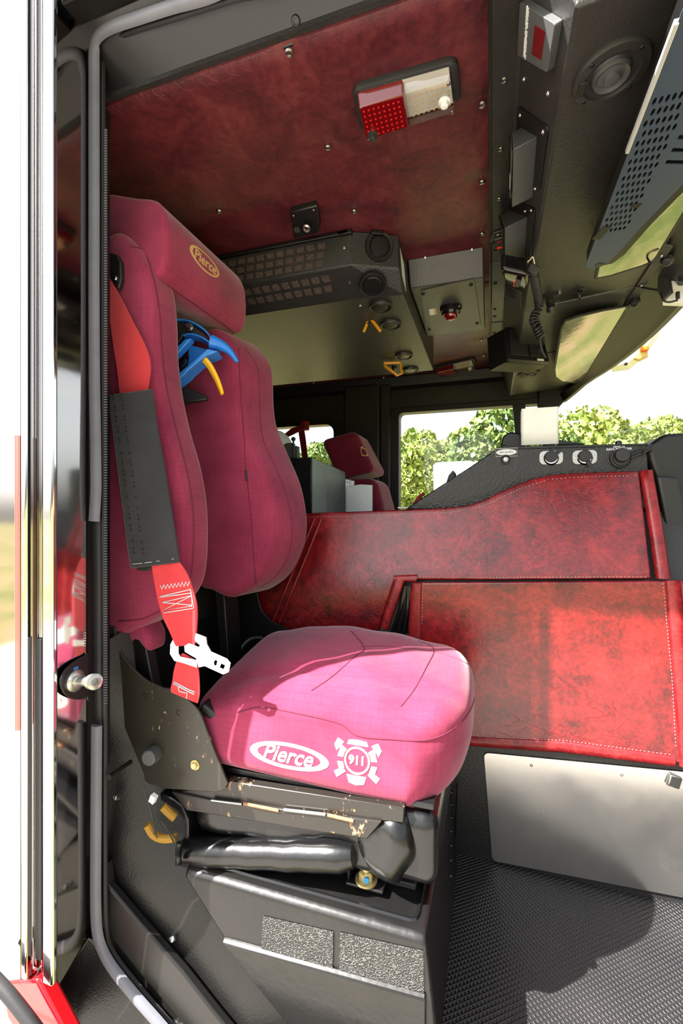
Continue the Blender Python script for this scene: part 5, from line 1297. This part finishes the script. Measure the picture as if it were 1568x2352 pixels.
# ================================================================ DASH CONSOLE AND THINGS BEHIND THE ENGINE COVER
YD = 1.50
dc = thing('dash_console', 'black textured sloping console with sockets, a horn button and white lettering behind the red padding', 'console', (.2, YD, 1.0))
def dY(u, v, y=YD): return atY(u, v, y)
cp = [(928, 1171), (938, 1164), (1010, 1117), (1080, 1072), (1132, 1036), (1142, 1030), (1300, 1026), (1488, 1020), (1492, 1171)]
bm = BM(); add_prism(bm, [dY(u, v) for u, v in cp], (0, .45, 0)); obj('body', bm, 'black_speckle', dc, bev=.005, seg=3)
bm = BM(); add_prism(bm, [dY(u, v, YD - .001) for u, v in ((1143, 1027), (1488, 1018), (1488, 1023), (1143, 1032))], (0, .06, 0)); obj('top_edge', bm, 'black_satin', dc, bev=.001)
# right-hand shoulder and column
bm = BM(); add_prism(bm, [dY(u, v, 1.49) for u, v in ((1484, 1030), (1494, 1019), (1526, 996), (1700, 985), (1720, 1388), (1560, 1388), (1540, 1330), (1502, 1090))], (0, .5, 0)); obj('shoulder', bm, 'black_satin', dc, bev=.012, seg=4)
bm = BM(); add_prism(bm, [dY(u, v, 1.455) for u, v in ((1508, 1092), (1560, 1096), (1605, 1340), (1555, 1340), (1530, 1220))], (0, .05, 0)); obj('side_trim', bm, 'black_plastic', dc, bev=.008, seg=3)
NYm = Vector((0, -1, 0)); X1 = Vector((1, 0, 0)); Z1 = Vector((0, 0, 1))
# horn plate and button
q = [dY(1136, 1030), dY(1189, 1028), dY(1189, 1048), dY(1136, 1049)]
bm = BM(); add_prism(bm, q, (0, -.002, 0)); hpz = obj('horn_label', bm, 'black_plastic', dc)
bm = ellipse_ring((q[0] + q[2]) / 2 + NYm * .0022, X1, Z1, .030, .0095, .029, .009, 28, -.0008)
add_lathe(bm, (q[0] + q[2]) / 2 + NYm * .0022, NYm, [(.029, 0), (.029, .0008), (0, .0008)], 28, sx=1, sy=.31, xdir=(1, 0, 0)); obj('oval', bm, 'silver_metal', hpz)
for a, b in ((0, 1), (1, 2), (2, 3), (3, 0)):
    pass
bm = BM(); fr = [((q[0] + q[2]) / 2 + (p - (q[0] + q[2]) / 2) * .93) + NYm * .0022 for p in q]; add_tube(bm, fr, .0006, 5, closed=True, cap=False); obj('frame_line', bm, 'label_white', hpz)
bm = text_bm('AIR HORN', .0085, (q[0] + q[2]) / 2 + NYm * .0034, X1, Z1, .0003); obj('lettering', bm, 'dark_plastic', hpz)
p = dY(1161, 1056); b_ = obj('horn_button', lathe(p, NYm, [(.015, 0), (.015, .006), (.012, .008), (.010, .005), (0, .005)], 24), 'dark_plastic', dc)
obj('button_cap', lathe(p + NYm * .005, NYm, [(.008, 0), (.007, .003), (0, .004)], 18), 'steel', b_)
# two capped sockets
for u, v, a in ((1265, 1051, .7), (1342, 1050, -1.1)):
    p = dY(u, v); bm = BM(); add_prism(bm, [p + X1 * x + Z1 * z for x, z in rrect(.066, .042, .014)], (0, -.003, 0)); pt = obj('socket_plate', bm, 'steel', dc, bev=.001)
    obj('socket_ring', lathe(p + NYm * .003 + Z1 * -.002, NYm, [(.0215, 0), (.0215, .004), (.0185, .008), (.017, .006)], 26), 'chrome', pt)
    bm = BM(); add_lathe(bm, p + NYm * .004 + Z1 * .002, NYm, [(.0175, 0), (.0175, .010), (.016, .013), (0, .014)], 26); add_box(bm, p + NYm * .010 + Vector((math.cos(a), 0, math.sin(a))) * .022, (.018, .004, .012), (0, -a, 0)); obj('socket_cap', bm, 'black_rubber', pt)
    for s in (-1, 1): screw('screw', p + X1 * .0265 * s + NYm * .003, NYm, 'zinc', pt, .0035, .002)
p = dY(1425, 1050)
rc_ = obj('recorder_port', lathe(p + Z1 * -.004, NYm, [(.028, 0), (.028, .012), (.024, .014), (.022, .010), (.0215, .012)], 28), 'black_rubber', dc)
obj('port_cap', lathe(p + Z1 * .004 + NYm * .004, NYm, [(.0205, 0), (.020, .016), (.018, .020), (0, .021)], 28), 'black_plastic', rc_)
for k in range(2):
    bm = BM(); o = Vector((0, 0, -.008 * k)); add_tube(bm, spline([p + Vector((.022, -.012, .004)) + o, p + Vector((.045, -.014, .014)) + o, dY(1480, 1032, 1.478) + o, dY(1497, 1021, 1.47) + o], 6), .0038, 8); obj('cap_strap', bm, 'black_rubber', rc_)
for txt, u, v in (('VEHICLE', 1421, 1026), ('DATA RECORDER', 1421, 1031.5)):
    bm = text_bm(txt, .0080, dY(u, v, YD - .0005), X1, Z1, .0003, bold=.0002); obj('lettering', bm, 'label_white', dc)
for u, v in ((1158, 1027), (1420, 1017)): obj('bolt', lathe(dY(u, v, YD + .03), Z1, [(.009, -.006), (.009, .003), (.005, .006), (0, .006)], 16), 'black_gloss', dc)
# thing on top: bright metal holder, dark block behind it
mb = thing('metal_holder', 'bright bent metal holder standing on top of the black dash console', 'holder', dY(1237, 1020, 1.56))
a, b = dY(1200, 1020, 1.56), dY(1279, 1020, 1.56); t_ = dY(1200, 941, 1.56).z
bm = BM(); add_prism(bm, [Vector((a.x, 1.56, a.z - .004)), Vector((b.x, 1.56, a.z - .004)), Vector((b.x, 1.545, t_)), Vector((a.x, 1.545, t_))], (0, .004, 0)); obj('face', bm, 'white_metal', mb, bev=.001)
for xa, xb, xc, xd in ((a.x - .004, a.x, a.x, a.x - .004), (b.x, b.x + .004, b.x + .002, b.x)):
    bm = BM(); add_prism(bm, [Vector((xa, 1.56, a.z - .004)), Vector((xb, 1.56, a.z - .004)), Vector((xc, 1.545, t_)), Vector((xd, 1.545, t_))], (0, .05, 0)); obj('side_flange', bm, 'silver_metal', mb)
bm = BM(); add_prism(bm, [dY(u, v, 1.62) for u, v in ((1148, 1030), (1156, 1000), (1170, 992), (1196, 994), (1200, 1030))], (0, .12, 0))
tag(obj('dark_block', bm, 'black_satin', bev=.006, seg=3), 'low dark block behind the bright metal holder on the console', 'block')
bm = BM(); add_prism(bm, [dY(u, v, 1.56) for u, v in ((1281, 1020), (1284, 1010), (1320, 1016), (1345, 1019))], (0, .06, 0)); tag(obj('angle_tab', bm, 'black_satin', bev=.001), 'small dark metal tab right of the bright metal holder on the console', 'tab')
tab = thing('switch_pod', 'small dark switch pod sticking up from the sloping edge of the console', 'switch', dY(1043, 1094, 1.60))
bm = BM(); add_prism(bm, [dY(u, v, 1.60) for u, v in ((1024, 1110), (1030, 1092), (1040, 1080), (1045, 1086), (1046, 1098), (1038, 1106))], (0, .05, 0)); obj('pod', bm, 'black_plastic', tab, bev=.003)
bm = BM(); add_prism(bm, [dY(u, v, 1.62) for u, v in ((944, 1162), (958, 1140), (972, 1130), (974, 1134), (962, 1150))], (0, .02, 0)); tag(obj('red_tag', bm, 'red_strap'), 'small red tag at the lower left corner of the dash console', 'tag')
bm = BM(); add_box(bm, atY(945, 1166, 1.52), (.09, .03, .004), (0, 0, .1)); tag(obj('paper_strip', bm, 'label_white'), 'thin white strip lying on the padding at the console corner', 'strip')

# grey textured box on the engine cover
gx, gy = -.703, 1.75
A = Vector((gx, gy, 0)); top0 = atY(715, 1050, gy).z; zb = .985
e = atX(792, 1083, gx); yl = e.y
l = atY(652, 1055, gy)
gbx = thing('equipment_box', 'grey textured equipment box with a sloping lid on the engine cover', 'box', (gx - .2, 1.95, zb))
bm = BM(); add_loft(bm, [[Vector((x, gy, zb)), Vector((x, gy, top0)), Vector((x, yl, e.z)), Vector((x, yl, zb))] for x in (gx - .42, gx)])
obj('shell', bm, 'black_speckle', gbx, bev=.003)
bm = BM(); add_prism(bm, [Vector((gx + .0005, gy + .004, zb + .003)), Vector((gx + .0005, gy + .004, top0 - .004)), Vector((gx + .0005, yl - .004, e.z - .004)), Vector((gx + .0005, yl - .004, zb + .003))], (.002, 0, 0)); obj('grey_side', bm, 'grey_texture', gbx, smooth=False)  # this one side is lighter grey, the shell itself near black
a = atX(794, 1170, -.66); 
mh = thing('map_holder', 'small silver metal holder box beside the grey equipment box', 'holder', atS(815, 1168, 2.1))
q = [atS(795, 1117, 2.08), atS(828, 1112, 2.12), atS(828, 1180, 2.12), atS(795, 1180, 2.08)]
bm = BM(); add_prism(bm, q, Vector((.01, .0, 0)) + Vector((.03, .07, 0))); obj('box', bm, 'silver_metal', mh, bev=.002)
bm = BM(); add_prism(bm, [atS(u, v, 2.14) for u, v in ((793, 1100), (806, 1104), (806, 1180), (793, 1180))], (.01, .02, 0)); tb_ = obj('back_tab', bm, 'silver_metal', mh, bev=.001)
for v in (1107, 1109): obj('hole', lathe(atS(797 + (v - 1107) * 3, v, 2.137), -ray(800, 1107), [(.003, 0), (.003, .001), (0, .001)], 8), 'black_gloss', tb_)

# driver seat: leaning headrest with gold badge
dsx = thing('driver_chair', 'wine red driver seat with a tapered headrest and small gold badge', 'seat', (-.72, 2.35, 0))
def D(u, v, y): return atY(u, v, y)
fr_ = [(792, 993), (806, 996), (822, 1012), (832, 1035), (838, 1070), (846, 1100), (862, 1135), (884, 1172), (896, 1230), (830, 1230), (812, 1170), (800, 1120), (795, 1075), (790, 1030)]
lf_ = [(733, 1030), (738, 1020), (792, 992)]
yf_ = 2.25
def seat_back(p):
    x, y, z = p                                     # half size .09, .22, .50
    k = (z + .5); taper = 1 - .30 * max(0, k - .45) / .55
    y *= taper; x = x * (1 - .1 * k) - .17 * k
    if k > .8: x -= .06 * (k - .8)
    return Vector((-.47, 2.44, .72)) + Vector((x, y, z * .92))
dbm = roundbox((.10, .22, .5), .06, 10, seat_back); dt = BVHTree.FromBMesh(dbm); dcp = dbm.copy()
dbo = obj('backrest', dbm, 'driver_cloth', dsx, ang=70)
hpx = [(733, 1032), (736, 1024), (792, 992), (802, 994), (822, 1012), (833, 1040), (839, 1075), (841, 1098), (828, 1100), (812, 1092), (800, 1082), (770, 1082), (742, 1082)]
Ph = [(-.62, 1.43), (-.69, 1.452), (-.80, 1.43), (-.88, 1.38), (-.88, 1.22), (-.76, 1.18), (-.66, 1.17), (-.585, 1.20), (-.575, 1.32)]
# head part: shaped from the front face width (depth) and the side outline
hbm_ = BM(); fa = [D(u, v, 2.28) for u, v in ((793, 994), (793, 1040), (798, 1082), (812, 1094))]
def dhead(p):
    x, y, z = p; k = (z + .12) / .24
    y *= 1 - .25 * k; x -= .11 * k - .02; z += .22 * x
    return Vector((-.69, 2.44, 1.31)) + Vector((x, y, z))
hb2 = roundbox((.10, .155, .125), .035, 8, dhead); ht = BVHTree.FromBMesh(hb2); hcp = hb2.copy(); dh = obj('headrest', hb2, 'driver_cloth', dsx, ang=70)
c = hit_px(ht, 824, 1037, .001)
if c is not None:
    lg = ellipse_ring(c + Vector((.02, 0, 0)), Vector((0, 1, 0)), Vector((0, 0, 1)), .034, .026, .008, .007, 24); drape(lg, hcp, (-1, 0, 0), .001); ob = obj('badge', lg, 'logo_gold', dh)
bm = BM(); add_roundbox(bm, (.24, .24, .07), .04, 8, lambda p: Vector((-.36, 2.44, .50)) + p); obj('cushion', bm, 'driver_cloth', dsx)
obj('base', box((-.40, 2.44, .21), (.40, .38, .42)), 'black_satin', dsx, bev=.01)

# round white reel, aerial and red straps by the rear window
rw = thing('white_reel', 'white round plate with a keyhole seen beside the far bolster, red below', 'reel', atS(640, 1030, 2.3))
c = atS(628, 1032, 2.3); nn = -ray(628, 1032).normalized()
obj('disc', lathe(c, nn, [(.098, -.02), (.098, 0), (.092, .003), (0, .003)], 40), 'silver_metal', rw)
obj('hub', lathe(c + Vector((.0, 0, -.05)), nn, [(.075, -.03), (.075, .006), (0, .006)], 30), 'red_strap', rw)
obj('keyhole', lathe(atS(640, 1003, 2.29), nn, [(.006, 0), (.006, .006), (0, .006)], 12, sy=1.6), 'black_gloss', rw)
pr = thing('portable_radio', 'dark portable radio with a ball-tipped aerial standing on the grey equipment box', 'radio', atS(662, 1052, 1.95))
bm = BM(); add_prism(bm, [atS(u, v, 1.95) for u, v in ((648, 1056), (649, 1022), (658, 1017), (672, 1017), (672, 1056))], (.0, .03, 0)); obj('case', bm, 'dark_plastic', pr, bev=.003)
bm = BM(); add_prism(bm, [atS(u, v, 1.96) for u, v in ((674, 1056), (674, 1024), (682, 1024), (682, 1056))], (.0, .03, 0)); obj('clip', bm, 'black_plastic', pr, bev=.002)
bm = BM(); add_cyl(bm, atS(673.5, 1050, 1.94), atS(673.5, 1008, 1.94), .004); obj('aerial', bm, 'black_plastic', pr)
obj('ball', lathe(atS(673.5, 1008, 1.94) + Vector((0, 0, -.011)), Z1, [(.0, 0), (.007, .003), (.010, .009), (.0085, .016), (0, .020)], 14), 'black_plastic', pr)
bm = ribbon_px([(684, 984, 698, 984), (688, 1010, 702, 1010), (693, 1045, 706, 1045), (697, 1075, 710, 1075)], ('Y', 2.90), .004, (0, 1, 0), 5)
tag(obj('red_strap', bm, 'red_strap'), 'red strap hanging straight down across the rear driver-side window', 'strap')
bm = BM(); add_prism(bm, [atY(u, v, 2.88) for u, v in ((648, 1000), (668, 984), (690, 975), (692, 988), (672, 998), (655, 1006))], (0, .012, 0)); add_cyl(bm, atY(700, 968, 2.9), atY(700, 988, 2.9), .03)
tag(obj('red_bracket', bm, 'red_strap', bev=.003), 'dark red bracket arm at the top of the rear driver-side window', 'bracket')
# grab handle-like belt anchor on the pillar behind the driver
bm = BM(); add_prism(bm, [atY(u, v, 2.93) for u, v in ((828, 1022), (846, 1018), (856, 1026), (850, 1032), (830, 1030))], (0, -.02, 0)); add_cyl(bm, atY(838, 1002, 2.93), atY(842, 1022, 2.92), .012)
tag(obj('belt_anchor', bm, 'black_plastic', bev=.003), 'black belt anchor on the door pillar behind the driver seat', 'anchor')
# ================================================================ DOOR WEATHERSTRIP, STRIKER, CABLES
ws = thing('weatherstrip', 'torn black rubber weatherstrip running round the door opening', 'door seal', (-.80, .73, .2))
YS = .73
def sY(u, v, y=YS): return atY(u, v, y)
hdr = [Vector((.5, .70, 1.925)), Vector((.1, .70, 1.925)), Vector((-.2, .70, 1.924)), atY(560, -40, .70), atY(480, -4, .70), atY(400, 18, .70), atY(320, 44, .703), atY(262, 64, .708), atY(230, 86, .716), atY(219, 116, .724), atY(218, 170, .73)]
def bandstrip(pts, w, th, mat, name, out=Vector((0, -1, 0)), bulge=.45):
    """rubber extrusion: rounded band of width w, following a line"""
    P = pts; rings = []
    for i, p in enumerate(P):
        t = (P[min(i + 1, len(P) - 1)] - P[max(i - 1, 0)]).normalized(); s = t.cross(out).normalized(); o = s.cross(t).normalized()
        o = o if o.dot(out) > 0 else -o
        rings.append([p - s * w / 2, p - s * w * .42 + o * th * .7, p - s * w * .2 + o * th, p + s * w * .2 + o * th, p + s * w * .42 + o * th * .7, p + s * w / 2])
    bm = BM(); add_loft(bm, rings); return obj(name, bm, mat, ws, ang=60)
up_px = [(218, 170), (218, 300), (218, 500), (218, 700), (219, 880), (221, 1000), (222, 1080), (222, 1130), (218, 1197)]
up_line = spline(hdr, 5) + spline([sY(u, v) for u, v in up_px], 5)[1:]
bandstrip(up_line, .0245, .010, 'seal_rubber', 'upper_lip')
low_px = [(224, 1664), (223, 1800), (222, 1950), (222, 2080), (226, 2140), (238, 2180), (262, 2222), (310, 2282), (370, 2350), (420, 2410), (520, 2530), (680, 2680)]
bandstrip(spline([sY(u, v, .728) for u, v in low_px], 5), .024, .010, 'seal_rubber', 'lower_lip')
core_px = [(224, 120), (222, 180), (221, 500), (221, 900), (223, 1197), (224, 1300), (224, 1450), (224, 1560), (226, 1664), (226, 1800)]
bandstrip(spline([sY(u, v, .742) for u, v in core_px], 5), .022, .006, 'black_rubber', 'core')
rid = [sY(u, v, .745) for u, v in ((238, 160), (238, 400), (238, 700), (239, 1000), (240, 1200), (242, 1450), (243, 1700), (243, 1950), (246, 2130), (262, 2185), (320, 2262), (400, 2355), (440, 2405), (540, 2530), (700, 2680))]
inner = [Vector((.5, .715, 1.918)), Vector((0, .715, 1.918)), atY(640, -26, .715), atY(540, 2, .715), atY(400, 46, .716), atY(310, 74, .722), atY(260, 96, .732), atY(242, 124, .742)]
bandstrip(spline(inner + rid, 8), .009, .007, 'black_rubber', 'ridged_trim')
bm = BM(); L_ = [sY(240, 300 + i * 3.0, .7385) for i in range(440)]
for i, p in enumerate(L_[::2]): add_box(bm, p + Vector((0.003, 0, 0)), (.006, .003, .0022))
o = obj('ribs', bm, 'seal_rubber', ws, smooth=False); o['kind'] = 'stuff'

# door striker on the pillar
st = thing('door_striker', 'zinc striker pin on a round black plate beside the door seal', 'door striker', atX(170, 1565, -.776))
XS = -.776
def sX(u, v, x=XS): return atX(u, v, x)
px_ = [(203, 1500)] + spl2([(196, 1506), (172, 1520), (150, 1540), (140, 1566), (148, 1592), (168, 1606), (190, 1606), (201, 1600)], 4) + [(204, 1610)]
bm = BM(); add_prism(bm, [sX(u, v) for u, v in px_], (-.005, 0, 0)); obj('plate', bm, 'black_satin', st, bev=.001)
c0 = sX(172, 1563, XS + .001); e_ = atS(218, 1566, .845)
ax = (e_ - c0).normalized(); ln = (e_ - c0).length
obj('washer', lathe(c0, (1, 0, 0), [(.021, -.002), (.021, .004), (.017, .007), (.011, .009)], 28), 'zinc', st)
obj('pin', lathe(c0, ax, [(.0095, 0), (.0095, ln * .68), (.0095, ln * .78), (.014, ln * .84), (.0145, ln * 1.0), (.010, ln * 1.02), (.006, ln * 1.02), (.005, ln * .9), (0, ln * .9)], 24), 'zinc', st)
bm = BM(); add_box(bm, sX(174, 1535, XS + .001), (.002, .010, .006)); obj('paint_mark', bm, 'blue_paint', st)
# a strip of rubber edging on the lower pillar
tag(structure(bandstrip([sY(u, v, .722) for u, v in ((186, 1672), (184, 1800), (182, 2000), (184, 2120))], .010, .008, 'black_rubber', 'pillar_edging')), 'rubber edging', 'edging', kind='thing') if False else None

# yellow cable loom and wires under the seat, spring and rod behind
P = spline([atS(u, v, 1.05) for u, v in ((375, 1850), (398, 1866), (404, 1872))], 8) 
lm = thing('cable_loom', 'yellow braided cable loom with loose wires behind the seat base', 'cable', atS(380, 1890, 1.0))
bm = BM(); add_tube(bm, spline([atS(u, v, .985) for u, v in ((374, 1852), (390, 1868), (402, 1878))], 6), .009, 10); obj('loom', bm, 'yellow_loom', lm)
bm = BM(); add_tube(bm, spline([atS(u, v, .965) for u, v in ((338, 1894), (352, 1916), (375, 1926), (405, 1924))], 8), .0085, 10); obj('loom', bm, 'yellow_loom', lm)
for px in ([(330, 1806), (336, 1830), (346, 1860), (352, 1890), (355, 1918)], [(340, 1840), (350, 1880), (360, 1925)], [(368, 1882), (386, 1910), (400, 1938)], [(372, 1886), (392, 1912), (405, 1930)]):
    bm = BM(); add_tube(bm, spline([atS(u, v, .955) for u, v in px], 6), .0013, 6); obj('wire', bm, 'black_plastic', lm)
bm = BM(); add_box(bm, atS(352, 1834, .955), (.012, .01, .016), (0, .4, 0)); obj('wire_tag', bm, 'label_white', lm)
bm = BM(); P = spline([atS(u, v, .96) for u, v in ((412, 1935), (410, 1960), (410, 1985))], 20); add_tube(bm, P, .006, 8, rfun=lambda t: .006 + .0012 * math.sin(t * 130)); tag(obj('corrugated_hose', bm, 'black_plastic', ang=80), 'short black corrugated hose under the flap of the seat bellows', 'hose', 'hoses behind the seat')
bm = BM(); add_cyl(bm, atS(250, 1785, .93), atS(300, 1750, 1.0), .005); tag(obj('steel_rod', bm, 'dark_steel'), 'thin dark rod low behind the black side plate of the seat', 'rod')

# ================================================================ OUTSIDE: mirror arm, trees
em = thing('outside_mirror', 'pale exterior mirror housing with an amber lamp outside the driver-side windshield', 'mirror', atS(1450, 800, 3.4))
s_ = 3.3
bm = BM(); add_prism(bm, [atS(u, v, s_) for u, v in ((1400, 842), (1440, 836), (1478, 806), (1514, 752), (1512, 738), (1490, 745), (1450, 790), (1405, 838))], Vector((.05, .16, .0))); obj('housing', bm, 'white_metal', em, bev=.01, seg=3)
bm = BM(); add_prism(bm, [atS(u, v, s_ - .02) for u, v in ((1454, 822), (1470, 806), (1487, 806), (1486, 816), (1466, 826))], Vector((.02, .06, 0))); obj('lamp_base', bm, 'label_tan', em, bev=.004)
bm = BM(); add_roundbox(bm, (.028, .025, .020), .014, 4, lambda p: atS(1478, 802, s_ - .02) + p); obj('amber_lamp', bm, 'amber_lens', em)
bm = BM(); add_tube(bm, spline([atS(1490, 750, s_) + Vector((0, .08, .0)), Vector((.75, 3.4, 2.05)), Vector((.5, 3.05, 1.92))], 6), .014, 10); obj('arm', bm, 'dark_steel', em)
for u, v in ((1496, 766), (1437, 836)): obj('bolt', lathe(atS(u, v, s_ - .01), -ray(u, v), [(.012, 0), (.012, .012), (0, .014)], 10), 'dark_steel', em)
dm = thing('door_mirror', 'pale rounded mirror back seen through the driver window above the console', 'mirror', atS(1040, 1140, 3.6))
bm = BM(); add_prism(bm, [atS(u, v, 3.55) for u, v in ((993, 1070), (1000, 1062), (1080, 1058), (1088, 1066), (1094, 1150), (996, 1150))], Vector((.04, .14, 0))); obj('shell', bm, 'silver_metal', dm, bev=.01, seg=3)
bm = BM(); add_tube(bm, spline([atS(1045, 1140, 3.6), atS(1060, 1200, 3.5), Vector((.1, 3.07, .7))], 6), .014, 10); obj('arm', bm, 'black_plastic', dm)
leaf_cache = {}
def crown_mesh(seed, n, R, H, leaf):
    random.seed(seed); bm = BM(); blobs = [(Vector((rc(-.6, .6) * R, rc(-.6, .6) * R, rc(.15, .95) * H)), rc(.35, .6) * R) for _ in range(9)]
    for _ in range(n):
        c, r = random.choice(blobs); d = Vector((rc(-1, 1), rc(-1, 1), rc(-1, 1)))
        if d.length < .05: continue
        p = c + d.normalized() * r * rc(.6, 1.0) ** .5
        s = leaf * rc(.6, 1.4); R_ = Euler((rc(0, 6.3), rc(0, 6.3), rc(0, 6.3))).to_matrix()
        bm.faces.new([bm.verts.new(p + R_ @ Vector(q) * s) for q in ((-.5, -.1, 0), (-.1, -.5, .1), (.5, 0, 0), (.1, .5, .1))])
    me = bpy.data.meshes.new('crown'); bm.to_mesh(me); bm.free(); return me
KINDS_ = [crown_mesh(11, 9000, 2.6, 4.2, .2), crown_mesh(23, 9000, 3.2, 3.6, .2), crown_mesh(37, 8000, 2.4, 4.8, .19)]
for k, m in zip(KINDS_, ('leaf_green', 'leaf_green', 'leaf_dark')): k.materials.append(M[m])
tb = BM(); add_tube(tb, [Vector((0, 0, 0)), Vector((.05, 0, 1)), Vector((0, .05, 2.6))], .16, 8, rfun=lambda t: .18 - .10 * t); tm = bpy.data.meshes.new('trunk'); tb.to_mesh(tm); tb.free(); tm.materials.append(M['bark'])
def tree(u, vtop, dist, k, lab, grp='trees beyond the cab windows'):
    p = atS(u, 1176, dist); h = CAMZ + (1176 - vtop) / F_PX * dist - GZ
    t = thing('tree', lab, 'tree', (p.x, p.y, GZ), grp); base = (4.2, 3.6, 4.8)[k]; s = h / (base * .95 + 1.2)
    c = bpy.data.objects.new('crown', KINDS_[k]); COL.objects.link(c); c.parent = t; c.location = (0, 0, .9 * s); c.scale = (s, s, s); c.rotation_euler = (0, 0, u * .37)
    q = bpy.data.objects.new('trunk', tm); COL.objects.link(q); q.parent = t; q.scale = (s, s, s); return t
for u, vt, d_, k, lab in (
    (945, 1016, 20, 0, 'yellow-green tree at the left of the driver window'),
    (1100, 1010, 32, 1, 'wide tree in the middle of the driver window above the console slope'),
    (1176, 962, 10, 2, 'dark leafy tree top beside the division post of the driver window'),
    (1310, 986, 20, 1, 'tree at the left end of the windshield right of the bright metal holder'),
    (1425, 990, 50, 1, 'tree above the recorder port in the middle of the windshield view'),
    (1590, 990, 21, 0, 'tree at the right edge of the windshield view'),
    (725, 1024, 36, 2, 'pale tree low in the rear driver-side window')):
    tree(u, vt, d_, k, lab)
